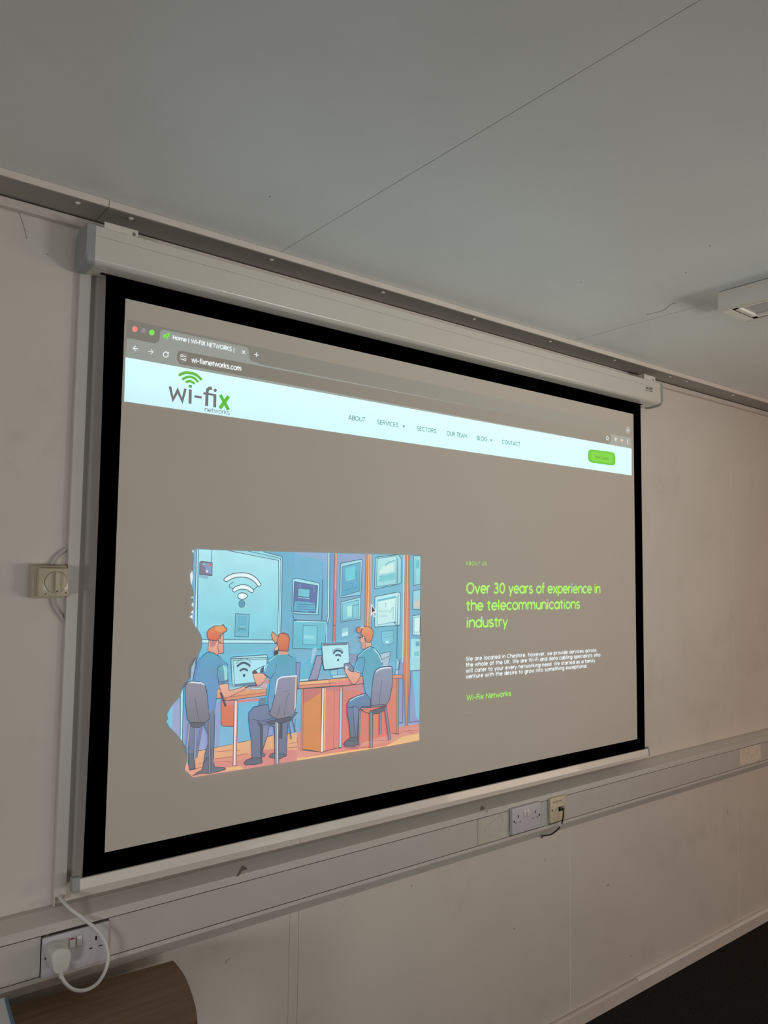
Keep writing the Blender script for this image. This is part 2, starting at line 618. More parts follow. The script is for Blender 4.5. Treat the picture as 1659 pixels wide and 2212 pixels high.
Z0 = H
trunk = empty('dado_trunking', (1.9, 1.90, H - 0.85), 'long grey-white dado cable trunking running the whole wall under the projector screen', 'trunking')
TF = 1.858
prof_top = [(WALL - 0.001, Z0 - 0.773), (1.901, Z0 - 0.7735), (TF + 0.0015, Z0 - 0.7905), (TF, Z0 - 0.7935), (TF, Z0 - 0.8095), (1.875, Z0 - 0.8095), (1.875, Z0 - 0.830), (WALL - 0.001, Z0 - 0.830)]
prof_bot = [(1.875, Z0 - 0.875), (1.875, Z0 - 0.8975), (TF, Z0 - 0.8975), (TF, Z0 - 0.907), (TF + 0.002, Z0 - 0.9095), (WALL - 0.001, Z0 - 0.957), (WALL - 0.001, Z0 - 0.875)]
tj = [XL + 0.01, 2.0135, XR - 0.01]
for i in range(2):
    b = newbm()
    prism_x(b, prof_top, tj[i] + 0.0005, tj[i + 1] - 0.0005, SL, XR0)
    finish('top_shoulder', b, M_PVC, trunk)
    b = newbm()
    prism_x(b, prof_bot, tj[i] + 0.0005, tj[i + 1] - 0.0005, SL, XR0)
    finish('bottom_flange', b, M_PVC, trunk)
b = newbm()
prism_x(b, [(1.885, Z0 - 0.812), (1.91, Z0 - 0.812), (1.91, Z0 - 0.895), (1.885, Z0 - 0.895)], tj[0], tj[-1], SL, XR0)
finish('back_channel_shade', b, M_DARKLINE, trunk)


def cover(x0, x1, m):
    b = newbm()
    prism_x(b, [(TF + 0.0004, Z0 - 0.8955), (1.872, Z0 - 0.8955), (1.872, Z0 - 0.8115), (TF + 0.0004, Z0 - 0.8115)], x0, x1, SL, XR0)
    return finish('cover', b, m, trunk)


cX = at(1032.5, 1795, TF).x
cover(XL + 0.02, 0.5250, M_COVER)
cover(0.6745, cX - 0.0012, M_COVER)
cover(cX + 0.0012, 2.0285, M_COVER_Y)['label'] = 'short yellowed cover piece'
cover(2.1765, 2.2295, M_COVER_B)['label'] = 'narrow greyer blank piece'
cover(2.3160, XR - 0.02, M_COVER)


def sheet(name, pts, y, m, parent, th=0.0006, slope_to=None):
    """thin sticker in px outline lying on the plane y"""
    q = [at(px, py, y) for px, py in pts]
    b = newbm()
    prism_y(b, [(v.x, v.z) for v in q], y - th, y)
    return finish(name, b, m, parent)


def bevel_sheet(name, pts, m, parent):
    """thin sticker on the slanted shoulder"""
    b = newbm()
    vs = []
    for px, py in pts:
        # intersect the sight line with the slanted face
        best = None
        for k in range(60):
            D = 1.8575 + 0.0435 * k / 59
            v = at(px, py, D)
            zs = tz(Z0 - 0.7925 + (D - 1.8575) / 0.0435 * 0.019, v.x)
            d = abs(v.z - zs)
            if best is None or d < best[0]:
                best = (d, v)
        vs.append(best[1] + Vector((0, -0.0004, 0.0009)))
    f1 = [b.verts.new(v) for v in vs]
    f2 = [b.verts.new(v + Vector((0, 0.0003, -0.0007))) for v in vs]
    n = len(vs)
    b.faces.new(f1)
    b.faces.new(list(reversed(f2)))
    for i in range(n):
        j = (i + 1) % n
        b.faces.new((f1[i], f1[j], f2[j], f2[i]))
    return finish(name, b, m, parent)


bevel_sheet('scraped_sticker', [(510, 1894), (517, 1880), (524, 1870), (530, 1873), (535, 1877), (527, 1883), (520, 1889), (514, 1893)], M_STICK, trunk)
bevel_sheet('scraped_sticker', [(1036.5, 1750), (1041, 1740.5), (1045, 1743), (1050, 1749), (1044, 1750), (1040, 1751)], M_STICK, trunk)
bevel_sheet('sticker_scrap', [(1050, 1753), (1054, 1752), (1054, 1753.2), (1051, 1754), (1051, 1756), (1050, 1756)], M_STICK, trunk)
sheet('masking_tape', [(1598, 1619), (1605, 1616), (1643, 1606.5), (1642.5, 1617), (1644.5, 1640), (1630, 1645), (1605, 1652), (1598.5, 1654), (1597, 1635)], TF, M_TAPE, trunk)
bX = None
# faded pencil lines on the yellowed cover
for a, c in (((1046, 1789), (1083, 1760)), ((1046, 1789), (1047, 1800)), ((1083, 1760), (1087, 1774))):
    b = newbm()
    p, q = at(a[0], a[1], TF - 0.0001), at(c[0], c[1], TF - 0.0001)
    tube(b, [p, (p + q) / 2, q], 0.0005, 4)
    finish('pencil_line', b, mat('faint_pencil', (0.48, 0.44, 0.38), 0.7), trunk)


# ------------------------------------------------------------------ sockets
def slot(bm, x0, x1, z0, z1, y):
    return box(bm, x0, x1, y - 0.0004, y + 0.002, z0, z1)


def double_socket(x0, x1, z0, z1, yf, label, covered_left, neon, shutters):
    """UK double switched socket; x0..x1, z0..z1 outer plate, yf its front face"""
    root = empty('double_socket', ((x0 + x1) / 2, yf + 0.005, z0), label, 'socket')
    W, Hh = x1 - x0, z1 - z0
    b = newbm()
    box(b, x0, x1, yf, TF + 0.0002 if yf < TF - 0.01 else TF + 0.0002, z0, z1, 0.0022, 3)
    finish('face_plate', b, M_SOCK, root, True)
    sx = lambda u: x0 + W * u
    sz = lambda v: z0 + Hh * v
    # two rocker switches near the top centre
    for k, u in enumerate((0.435, 0.545)):
        b = newbm()
        box(b, sx(u) - 0.0062, sx(u) + 0.0062, yf - 0.0024, yf + 0.001, sz(0.58), sz(0.84), 0.0012, 2)
        bmesh.ops.rotate(b, cent=(sx(u), yf, sz(0.71)), matrix=Matrix.Rotation(math.radians(-3.5), 3, 'X'), verts=b.verts)
        sw = finish('rocker_switch', b, M_WHITE, root, True)
        b = newbm()
        for (xa, xb, za, zb) in ((sx(u) - 0.0072, sx(u) - 0.0064, sz(0.57), sz(0.85)), (sx(u) + 0.0064, sx(u) + 0.0070, sz(0.57), sz(0.85)),
                                 (sx(u) - 0.0072, sx(u) + 0.0070, sz(0.562), sz(0.572))):
            box(b, xa, xb, yf - 0.0003, yf + 0.001, za, zb)
        finish('switch_gap', b, M_SHADE, root)
        if neon and k == 0:
            b = newbm()
            box(b, sx(u) - 0.0042, sx(u) + 0.0042, yf - 0.0030, yf - 0.0010, sz(0.80), sz(0.835))
            finish('indicator_window', b, M_RED, root)
    # pin holes
    for side, u in ((0, 0.20), (1, 0.80)):
        b = newbm()
        if not (covered_left and side == 0):
            slot(b, sx(u) - 0.0020, sx(u) + 0.0020, sz(0.61), sz(0.71), yf)
            slot(b, sx(u) - 0.0145, sx(u) - 0.0075, sz(0.40), sz(0.445), yf)
            slot(b, sx(u) + 0.0075, sx(u) + 0.0145, sz(0.40), sz(0.445), yf)
            finish('pin_holes', b, M_HOLE, root)
            b = newbm()
            box(b, sx(u) - 0.0140, sx(u) - 0.0080, yf - 0.0007, yf + 0.001, sz(0.40), sz(0.418))
            box(b, sx(u) + 0.0080, sx(u) + 0.0140, yf - 0.0007, yf + 0.001, sz(0.40), sz(0.418))
            finish('shutter', b, M_WHITE, root)
        else:
            b.free()
        us = 0.06 if side == 0 else 0.94
        b = newbm()
        disc_y(b, sx(us), sz(0.5), 0.0034, yf - 0.0006, yf + 0.001, 14)
        finish('fixing_screw', b, M_HOLE, root)
    return root


ZS1 = tz(Z0 - 0.8140, 0.60)
s1 = double_socket(0.5265, 0.6725, ZS1 - 0.0860, ZS1, 1.8500,
                   'white double wall socket above the desk with a plug in its left outlet', True, True, True)
ZS2 = Z0 - 0.7978
s2 = double_socket(2.0293, 2.1754, ZS2 - 0.0865, ZS2, 1.8440,
                   'empty white double wall socket on the trunking below the right half of the screen', False, False, True)

# network / audio plate, cream
ZP = Z0 - 0.7985
px0, px1, pyf = 2.2300, 2.3145, 1.8465
plate = empty('data_outlet', ((px0 + px1) / 2, 1.85, ZP - 0.0855), 'cream square data outlet plate with a black lead plugged into it', 'outlet')
b = newbm()
box(b, px0, px1, pyf, TF + 0.0002, ZP - 0.0850, ZP, 0.0015, 2)
finish('face_plate', b, M_CREAM, plate, True)


def px_box(name, a, c, D, th, m, parent, bev=0.0):
    p, q = at(a[0], a[1], D), at(c[0], c[1], D)
    return boxo(name, min(p.x, q.x), max(p.x, q.x), D - th, D + 0.0008, min(p.z, q.z), max(p.z, q.z), m, parent, bev)


def crop_px(ox, oy, s):
    return lambda x, y: (ox + x / s, oy + y / s)


c7 = crop_px(1080, 1700, 9.2167)


def px_line(name, pts, D, w, m, parent, sides=4):
    q = [at(x, y, D) for x, y in pts]
    if len(q) == 2:
        q = [q[0], (q[0] + q[1]) / 2, q[1]]
    return finish(name, tube(newbm(), q, w, sides), m, parent)


# printed arrows-in-brackets marks at the top of the plate
for k in (0, 1):
    ox, oy = (0, 0) if k == 0 else (92, -24)
    for pts in ([(1078, 280), (1064, 284), (1060, 325), (1080, 326)], [(1120, 272), (1136, 270), (1134, 305), (1120, 309)],
                [(1082, 302), (1118, 295)], [(1090, 290), (1082, 302), (1092, 310)], [(1110, 286), (1118, 295), (1110, 305)]):
        px_line('printed_mark', [c7(x + ox, y + oy) for x, y in pts], pyf - 0.0002, 0.0006, M_INK, plate)
px_line('printed_mark', [c7(1068, 255), c7(1090, 250)], pyf - 0.0002, 0.0005, M_INK, plate)
px_line('printed_mark', [c7(1110, 236), c7(1122, 262)], pyf - 0.0002, 0.0005, M_INK, plate)
px_box('screw_hole', c7(1029, 448), c7(1045, 488), pyf, 0.0004, M_HOLE, plate)
px_line('port_outline', [c7(1070, 486), c7(1124, 470), c7(1126, 405)], pyf - 0.0002, 0.0005, M_SHADE, plate)
px_box('port', c7(1168, 400), c7(1262, 462), pyf, 0.0006, M_HOLE, plate)

lead = empty('black_lead', (2.29, 1.84, H - 0.89), 'short black lead hanging from the cream outlet plate into a hole in the wall', 'cable')
px_box('connector', c7(1192, 396), c7(1242, 440), pyf - 0.0007, 0.010, M_METAL, lead, 0.001)
lp = [(1240, 420, 1.836), (1256, 445, 1.828), (1262, 490, 1.824), (1260, 560, 1.824), (1250, 640, 1.826), (1235, 710, 1.832),
      (1205, 775, 1.840), (1160, 835, 1.848), (1100, 890, 1.858), (1030, 936, 1.868), (960, 958, 1.880), (890, 966, 1.894), (846, 978, 1.908), (838, 1000, 1.9188)]
q = []
for x, y, D in lp:
    q.append(at(*c7(x, y), D))
finish('sheath', tube(newbm(), q, 0.0026, 10), M_BLACK, lead, True)
for (xa, ya), (xb, yb) in (((1205, 690), (1165, 760)), ((1222, 735), (1190, 790))):
    px_line('cable_clip', [c7(xa, ya), c7(xb, yb)], 1.832, 0.0024, mat('clear_clip', (0.72, 0.68, 0.6), 0.3), lead, 8)
hp = at(*c7(838, 990), WALL)
hole = newbm()
disc_y(hole, hp.x, hp.z + 0.003, 0.0095, WALL - 0.0007, WALL + 0.001, 16, 0.0045)
finish('wall_hole', hole, M_COPPER, wall)

# ------------------------------------------------------------------ plug and its white cable
c5 = crop_px(0, 1900, 6.3808)
plug = empty('mains_plug', (0.545, 1.83, ZS1 - 0.09), 'white three-pin mains plug pushed into the lower left double socket', 'plug')
outline = [(706, 1085), (716, 1040), (745, 995), (795, 965), (850, 950), (905, 950), (950, 965), (978, 995), (985, 1030),
           (984, 1085), (970, 1150), (952, 1215), (925, 1255), (870, 1285), (815, 1303), (768, 1305), (745, 1285), (728, 1235), (714, 1160)]
YF, YM, YBk = 1.8060, 1.8110, 1.8495
ring_f = [at(*c5(x, y), YF) for x, y in outline]
c = sum(ring_f, Vector()) / len(ring_f)
b = newbm()
rings = []
for k, (y, s) in enumerate(((YF, 0.90), (YF + 0.0012, 0.965), (YF + 0.004, 1.0), (1.828, 1.04), (1.8285, 0.985), (1.832, 0.985), (1.8325, 1.06), (1.8494, 1.08))):
    rings.append([b.verts.new((c.x + (v.x - c.x) * s, y, c.z + (v.z - c.z) * s)) for v in ring_f])
for r0, r1 in zip(rings, rings[1:]):
    for i in range(len(r0)):
        j = (i + 1) % len(r0)
        b.faces.new((r0[i], r0[j], r1[j], r1[i]))
b.faces.new(rings[0])
b.faces.new(list(reversed(rings[-1])))
finish('plug_body', b, M_PLUG, plug, True)

cab = empty('power_cable', (0.66, 1.83, H - 1.0), 'thick white power cable looping from the wall conduit down to the mains plug', 'cable')
cp = [(800, 215, 1.9085), (830, 250, 1.896), (880, 310, 1.880), (950, 385, 1.864), (1030, 450, 1.855), (1120, 515, 1.848), (1200, 580, 1.842), (1290, 650, 1.834),
      (1370, 735, 1.826), (1425, 820, 1.820), (1465, 910, 1.816), (1487, 1010, 1.812), (1488, 1110, 1.809), (1465, 1215, 1.807),
      (1420, 1320, 1.806), (1350, 1420, 1.806), (1260, 1490, 1.806), (1170, 1525, 1.806), (1080, 1530, 1.808), (1000, 1510, 1.811),
      (930, 1460, 1.814), (880, 1400, 1.817), (850, 1340, 1.819), (838, 1296, 1.820)]
q = [at(*c5(x, y), D) for x, y, D in cp]
finish('sheath', tube(newbm(), q, 0.0040, 12), M_CABLE, cab, True)
p = at(*c5(840, 1312), 1.820)
b = newbm()
tube(b, [p + Vector((0.001, 0, 0.007)), p, p + Vector((0.001, 0, -0.006))], 0.0052, 10)
finish('cord_grip', b, M_PLUG, cab, True)

# ------------------------------------------------------------------ vertical conduit
cond = empty('wall_conduit', (0.575, 1.91, H - 0.772), 'narrow white vertical cable conduit on the wall left of the screen', 'conduit')
zc0 = H - 0.7735
zl = at(125, 1937, 1.902).z
b = newbm()
prism_z(b, round_poly([(0.5621, 1.902), (0.5887, 1.902), (0.5887, 1.9195), (0.5621, 1.9195)], [0.001, 0.001, 0, 0], 2), zl, H + 0.8235)
finish('lid', b, M_PVC, cond)
b = newbm()
box(b, 0.5628, 0.5650, 1.9035, 1.9198, zc0 + 0.001, zl - 0.0003)
box(b, 0.5858, 0.5880, 1.9035, 1.9198, zc0 + 0.008, zl - 0.0003)
box(b, 0.5650, 0.5858, 1.9180, 1.9198, zc0 + 0.001, zl - 0.0003)
finish('back_tray', b, M_PVC, cond)

# ------------------------------------------------------------------ rotary wall switch
sw = empty('rotary_switch', (0.518, 1.90, H - 0.072), 'beige square rotary wall switch left of the screen beside the conduit', 'switch')
b = newbm()
box(b, 0.4815, 0.5550, 1.886, WALL - 0.0002, H - 0.0725, H + 0.0025, 0.003, 3)
finish('back_box', b, M_BEIGE, sw, True)
b = newbm()
box(b, 0.4848, 0.5535, 1.8795, 1.8862, H - 0.0690, H - 0.0010, 0.002, 2)
finish('frame', b, M_BEIGE, sw, True)
b = newbm()
box(b, 0.4868, 0.5513, 1.8600, 1.8797, H - 0.0672, H - 0.0038, 0.0012, 2)
bmesh.ops.translate(b, vec=(0.0008, 0, 0), verts=b.verts)
fp = finish('face_plate', b, M_BEIGE, sw, True)
c6 = crop_px(0, 1150, 6.636)
k = at(*c6(802, 715), 1.859)
b = newbm()
for i in range(40):                                     # fine groove round the dial
    a0, a1 = 2 * math.pi * i / 40, 2 * math.pi * (i + 1) / 40
    vs = [b.verts.new((k.x + r * math.cos(a), 1.8597, k.z + r * math.sin(a))) for r, a in ((0.0248, a0), (0.0248, a1), (0.0242, a1), (0.0242, a0))]
    b.faces.new(vs)
finish('dial_groove_shade', b, M_DARKLINE, sw)
b = newbm()
disc_y(b, k.x, k.z, 0.0240, 1.8580, 1.8602, 40)
finish('dial', b, M_BEIGE, sw)
b = newbm()
pr = round_poly([(k.x - 0.0035, k.z - 0.0238), (k.x + 0.0048, k.z - 0.0238), (k.x + 0.0052, k.z + 0.0218), (k.x - 0.0045, k.z + 0.0222)], 0.004, 3)
prism_y(b, pr, 1.8470, 1.8582)
finish('grip', b, M_BEIGE, sw, True)


def flat_tri(name, pts, D, m, parent):
    q = [at(x, y, D) for x, y in pts]
    b = newbm()
    prism_y(b, [(v.x, v.z) for v in q], D - 0.0004, D)
    return finish(name, b, m, parent)


flat_tri('arrow_mark', [c6(637, 893), c6(664, 893), c6(652, 868)], 1.8600, M_INK, sw)
flat_tri('arrow_mark', [c6(930, 860), c6(956, 860), c6(943, 886)], 1.8600, M_INK, sw)
flat_tri('arrow_mark', [c6(800, 840), c6(818, 862), c6(840, 838), c6(838, 832), c6(818, 848), c6(800, 834)], 1.8469, M_INK, sw)
px_line('arrow_mark', [c6(819, 824), c6(819, 856)], 1.8467, 0.0005, M_INK, sw)
flat_tri('arrow_mark', [c6(788, 890), c6(808, 890), c6(798, 902)], 1.8600, M_SHADE, sw)
for (x, y) in ((690, 658), (830, 622), (850, 660), (888, 662), (918, 660)):
    px_line('shiny_dot', [c6(x - 4, y + 3), c6(x + 5, y - 3)], 1.8578 if x != 830 else 1.8466, 0.0004, M_BEADW, sw)  # pale dashes paint in the shiny dots on dial and grip

swc = empty('switch_cable', (0.545, 1.91, H - 0.09), 'two short grey cable tails joining the rotary switch to the conduit', 'cable')
for nm, pts in (('upper_tail', [(975, 195, 1.9135), (950, 235, 1.9128), (880, 285, 1.9128), (810, 340, 1.9128), (765, 400, 1.9128), (735, 458, 1.9128), (728, 475, 1.9128)]),
                ('lower_tail', [(748, 930, 1.9128), (752, 985, 1.9128), (780, 1065, 1.9128), (830, 1150, 1.9128), (880, 1215, 1.9128), (922, 1275, 1.9135)])):
    finish(nm, tube(newbm(), [at(*c6(x, y), D) for x, y, D in pts], 0.0038, 10), mat('grey_cable_pvc', (0.52, 0.49, 0.47), 0.45), swc, True)

# ------------------------------------------------------------------ projection screen
scr = empty('projection_screen', (1.73, 1.87, H - 0.73),
            'large pull-down projection screen with black border showing a web page about wireless networks', 'projection screen')
CFY, CBY = 1.8235, 1.906
case_prof = round_poly([(CFY, H + 0.714), (CFY + 0.046, H + 0.708), (CBY, H + 0.708), (CBY, H + 0.803), (CFY, H + 0.8035)],
                       [0.015, 0.004, 0.010, 0.010, 0.004], 6)
b = newbm()
prism_x(b, case_prof, 0.5700, 2.9260)
finish('case', b, M_CASE, scr, True)
b = newbm()
box(b, 0.5705, 2.9255, CFY - 0.0003, CFY + 0.001, H + 0.7775, H + 0.7785)
finish('case_groove', b, mat('groove_line', (0.42, 0.39, 0.35), 0.6), scr)
b = newbm()
box(b, 0.600, 2.855, 1.8640, 1.8760, H + 0.7072, H + 0.7082)
finish('fabric_slot', b, M_HOLE, scr)
cap_prof = round_poly([(CFY - 0.001, H + 0.710), (CFY + 0.045, H + 0.7045), (1.9095, H + 0.7045), (1.9095, H + 0.8055), (CFY - 0.001, H + 0.8045)],
                      [0.017, 0.003, 0.022, 0.020, 0.003], 6)
for x0, x1 in ((0.5505, 0.5702), (2.9258, 2.9405)):
    b = newbm()
    prism_x(b, cap_prof, x0, x1)
    bmesh.ops.bevel(b, geom=[e for e in b.edges if abs(e.verts[0].co.x - e.verts[1].co.x) < 1e-6 and (abs(e.verts[0].co.x - 0.5505) < 1e-5 or abs(e.verts[0].co.x - 2.9405) < 1e-5)],
                    offset=0.0025, segments=2, affect='EDGES')
    finish('end_cap', b, M_CAP, scr, True)
finish('plug_button', disc_y(newbm(), 0, 0, 0.006, 0, 0.001, 12, 0.010), M_CASE, scr).location = (0, 0, 0)
o = [c for c in scr.children if c.name.startswith('plug_button')][0]
o.data.transform(Matrix.Translation(scr.location))
o.data.transform(Matrix.Rotation(math.radians(90), 4, 'X'))
o.location = Vector((0.5960, 1.845, H + 0.7088)) - scr.location

# maker's name printed near the right end of the case: built further down with the stroke letters

# wall brackets above the case
def bracket(fx0, fx1, z0, z1, yf, wing_left, hole_x, label=None):
    b = newbm()
    box(b, fx0, fx1, yf, yf + 0.0016, z0, z1, 0.0006, 1)
    xs = fx0 if wing_left else fx1 - 0.0016
    box(b, xs, xs + 0.0016, yf, 1.903, z0, z1)
    box(b, xs - (0.030 if wing_left else -0.0), xs + (0.0 if wing_left else 0.03), 1.9015, 1.903, z0, z1)
    br = finish('bracket', b, M_BRACKET, scr)
    b = newbm()
    disc_y(b, hole_x, (z0 + z1) / 2 - 0.0005, 0.0043, yf - 0.0004, yf + 0.0008, 16)
    h_ = finish('bracket_hole', b, mat('hole_grey', (0.17, 0.165, 0.155), 0.6), None)
    h_.parent = br
    h_.data.transform(Matrix.Translation(-Vector(scr.location)))
    return br


bl, brp = at(226, 478, 1.832), at(299, 496, 1.832)
bracket(bl.x, brp.x, H + 0.800, bl.z, 1.832, False, at(290, 498.5, 1.832).x)
p0, p1 = at(1391, 808, 1.8345), at(1415.5, 814, 1.8345)
bracket(p0.x, p1.x, H + 0.800, (p0.z + p1.z) / 2, 1.8345, True, at(1410.5, 818, 1.8345).x)

# cloth: white viewing surface, black border
FY = 1.865
fx0, fx1, fz0, fz1 = 0.6117, 2.8413, H - 0.712, H + 0.7090
ix0, ix1, iz0, iz1 = 0.6608, 2.7886, H - 0.6617, H + 0.6583
b = newbm()
N = 14
cols = []
for i in range(N + 1):
    t = i / N
    z = fz0 + (fz1 - fz0) * t
    bow = 0.0045 * math.sin(math.pi * t)
    cols.append([b.verts.new((fx0 + bow, FY + 0.0006, z)), b.verts.new((fx1 + 0.0008 * math.sin(math.pi * t), FY + 0.0006, z))])
for a, c2 in zip(cols, cols[1:]):
    b.faces.new((a[0], a[1], c2[1], c2[0]))
g = bmesh.ops.solidify(b, geom=b.faces[:], thickness=0.0006)
border = finish('border', b, M_BORDER, scr)
b = newbm()
box(b, ix0, ix1, FY, FY + 0.0009, iz0, iz1)
cloth = finish('cloth', b, M_FABRIC, scr)

# weight bar
b = newbm()
bar_prof = round_poly([(1.8545, H - 0.7315), (1.870, H - 0.7315), (1.872, H - 0.707), (1.8600, H - 0.707)], [0.0025, 0.003, 0.002, 0.002], 3)
prism_x(b, bar_prof, 0.604, 2.8530)
finish('weight_bar', b, M_BAR, scr)
for x0, x1 in ((0.5880, 0.6040), (2.8530, 2.8600)):
    b = newbm()
    prism_x(b, round_poly([(1.8530, H - 0.7335), (1.8790, H - 0.7335), (1.8760, H - 0.7015), (1.8590, H - 0.7015)], [0.003, 0.006, 0.008, 0.003], 4), x0, x1)
    finish('bar_end_cap', b, M_CAP_R, scr, True)

# ------------------------------------------------------------------ picture on the cloth
AMB_L, AMB_R = lin((133, 126, 116)), lin((149, 139, 126))


class Beam:
    """coloured shapes of projected light lying on the cloth, drawn back to front"""
    layer = 0
    lift = 0.0
    wide = 1.0

    def __init__(self):
        self.v, self.f, self.g, self.c = [], [], [], []

    def _pt(self, x, y):
        p = at(x, y, FY)
        return (p.x, p.z)

    def _vert(self, xz, rgb, k):
        t = min(1, max(0, (xz[0] - ix0) / (ix1 - ix0)))
        if self.lift:
            rgb = [c_ + self.lift * (1 - c_ / 255.0) for c_ in rgb]
        glow, cl = [], []
        c = lin(rgb)
        for i in range(3):
            amb = AMB_L[i] * (1 - t) + AMB_R[i] * t
            glow.append(max(0.0, c[i] - amb))
            cl.append(min(1.0, c[i] / amb) * (0.66, 0.60, 0.53)[i])
        self.v.append((xz[0], FY - 0.00012 - 0.000014 * k, xz[1]))
        self.g.append(glow)
        self.c.append(cl)
        return len(self.v) - 1

    def poly_xz(self, pts, rgb, rgb2=None, k=None):
        if k is None:
            Beam.layer += 1
            k = Beam.layer
        zs = [p[1] for p in pts]
        z0, z1 = min(zs), max(zs)
        ids = []
        for p in pts:
            col = rgb
            if rgb2:
                t = (z1 - p[1]) / max(1e-6, z1 - z0)
                col = [a * (1 - t) + b_ * t for a, b_ in zip(rgb, rgb2)]
            ids.append(self._vert(p, col, k))
        tris = tessellate_polygon([[Vector((p[0], p[1], 0)) for p in pts]])
        for t in tris:
            a, b_, c_ = (pts[i] for i in t)
            area_ = (b_[0] - a[0]) * (c_[1] - a[1]) - (b_[1] - a[1]) * (c_[0] - a[0])
            t = t if area_ > 0 else (t[0], t[2], t[1])
            self.f.append(tuple(ids[i] for i in t))

    def poly(self, pts, rgb, rgb2=None, k=None):
        self.poly_xz([self._pt(*p) for p in pts], rgb, rgb2, k)

    def quad4(self, pts, cols, k=None, n=6):
        """four-cornered patch, colour at each corner, split so that it shades evenly"""
        if k is None:
            Beam.layer += 1
            k = Beam.layer
        P = [Vector(self._pt(*p)) for p in pts]
        grid = []
        for j in range(n + 1):
            row = []
            for i in range(n + 1):
                u, v = i / n, j / n
                q = (P[0] * (1 - u) + P[1] * u) * (1 - v) + (P[3] * (1 - u) + P[2] * u) * v
                c = [(cols[0][m] * (1 - u) + cols[1][m] * u) * (1 - v) + (cols[3][m] * (1 - u) + cols[2][m] * u) * v for m in range(3)]
                row.append(self._vert((q.x, q.y), c, k))
            grid.append(row)
        for j in range(n):
            for i in range(n):
                self.f.append((grid[j + 1][i], grid[j + 1][i + 1], grid[j][i + 1], grid[j][i]))

    def stroke_xz(self, pts, w, rgb, k=None, closed=False):
        """ribbon of width w (metres) along plane points"""
        if k is None:
            Beam.layer += 1
            k = Beam.layer
        P = [Vector(p) for p in pts]
        P = [p for i, p in enumerate(P) if i == 0 or (p - P[i - 1]).length > 1e-6]
        n = len(P)
        if n < 2:
            return
        L, R_ = [], []
        for i in range(n):
            a = P[i - 1] if (i > 0 or closed) else None
            b_ = P[(i + 1) % n] if (i < n - 1 or closed) else None
            d1 = (P[i] - a).normalized() if a is not None else None
            d2 = (b_ - P[i]).normalized() if b_ is not None else None
            if d1 is None:
                d1 = d2
            if d2 is None:
                d2 = d1
            nn = Vector((-(d1.y + d2.y), d1.x + d2.x))
            if nn.length < 1e-4:
                nn = Vector((-d1.y, d1.x))
            nn.normalize()
            cosv = max(0.45, nn.dot(Vector((-d1.y, d1.x))))
            o_ = nn * (w / 2 / cosv)
            L.append(self._vert(tuple(P[i] + o_), rgb, k))
            R_.append(self._vert(tuple(P[i] - o_), rgb, k))
        m = n if closed else n - 1
        for i in range(m):
            j = (i + 1) % n
            self.f.append((R_[i], R_[j], L[j], L[i]))

    def line(self, pts, wpx, rgb, closed=False, k=None, smooth=False):
        x, y = pts[0]
        if smooth:
            pts = smooth_pts(pts, closed)
        a, b_ = Vector(self._pt(x, y)), Vector(self._pt(x, y + 10))
        self.stroke_xz([self._pt(*p) for p in pts], wpx * self.wide * (a - b_).length / 10, rgb, k, closed)

    def ellipse(self, cx, cy, rx, ry, rgb, rgb2=None, k=None, n=18):
        self.poly([(cx + rx * math.cos(2 * math.pi * i / n), cy + ry * math.sin(2 * math.pi * i / n)) for i in range(n)], rgb, rgb2, k)

    def cut(self, name):
        o = self.build(name, M_BEAM_S, cloth)
        self.v, self.f, self.g, self.c = [], [], [], []
        return o

    def build(self, name, material, parent):
        me = bpy.data.meshes.new(name)
        loc = Vector(scr.location)
        me.from_pydata([tuple(Vector(v) - loc) for v in self.v], [], self.f)
        ga = me.color_attributes.new('glow', 'FLOAT_COLOR', 'POINT')
        ca = me.color_attributes.new('cloth', 'FLOAT_COLOR', 'POINT')
        for i in range(len(self.v)):
            ga.data[i].color = (*self.g[i], 1)
            ca.data[i].color = (*self.c[i], 1)
        me.materials.append(material)
        o = bpy.data.objects.new(name, me)
        COL.objects.link(o)
        o.parent = parent
        return o


def smooth_pts(pts, closed=False, n=5):
    P = [Vector(p) for p in pts]
    m = len(P)
    out = []
    rng = m if closed else m - 1
    for i in range(rng):
        if closed:
            p0, p1, p2, p3 = P[i - 1], P[i], P[(i + 1) % m], P[(i + 2) % m]
        else:
            p0, p1, p2, p3 = P[max(0, i - 1)], P[i], P[i + 1], P[min(m - 1, i + 2)]
        for k in range(n):
            t = k / n
            q = 0.5 * ((2 * p1) + (p2 - p0) * t + (2 * p0 - 5 * p1 + 4 * p2 - p3) * t * t + (-p0 + 3 * p1 - 3 * p2 + p3) * t ** 3)
            out.append((q.x, q.y))
    if not closed:
        out.append(tuple(P[-1]))
    return out


# ---- stroke letters: monoline geometric capitals and small letters (cap height 1, x-height 0.72)
def _arc(cx, cy, rx, ry, a0, a1, n=12):
    return [(cx + rx * math.cos(math.radians(a0 + (a1 - a0) * i / n)), cy + ry * math.sin(math.radians(a0 + (a1 - a0) * i / n))) for i in range(n + 1)]


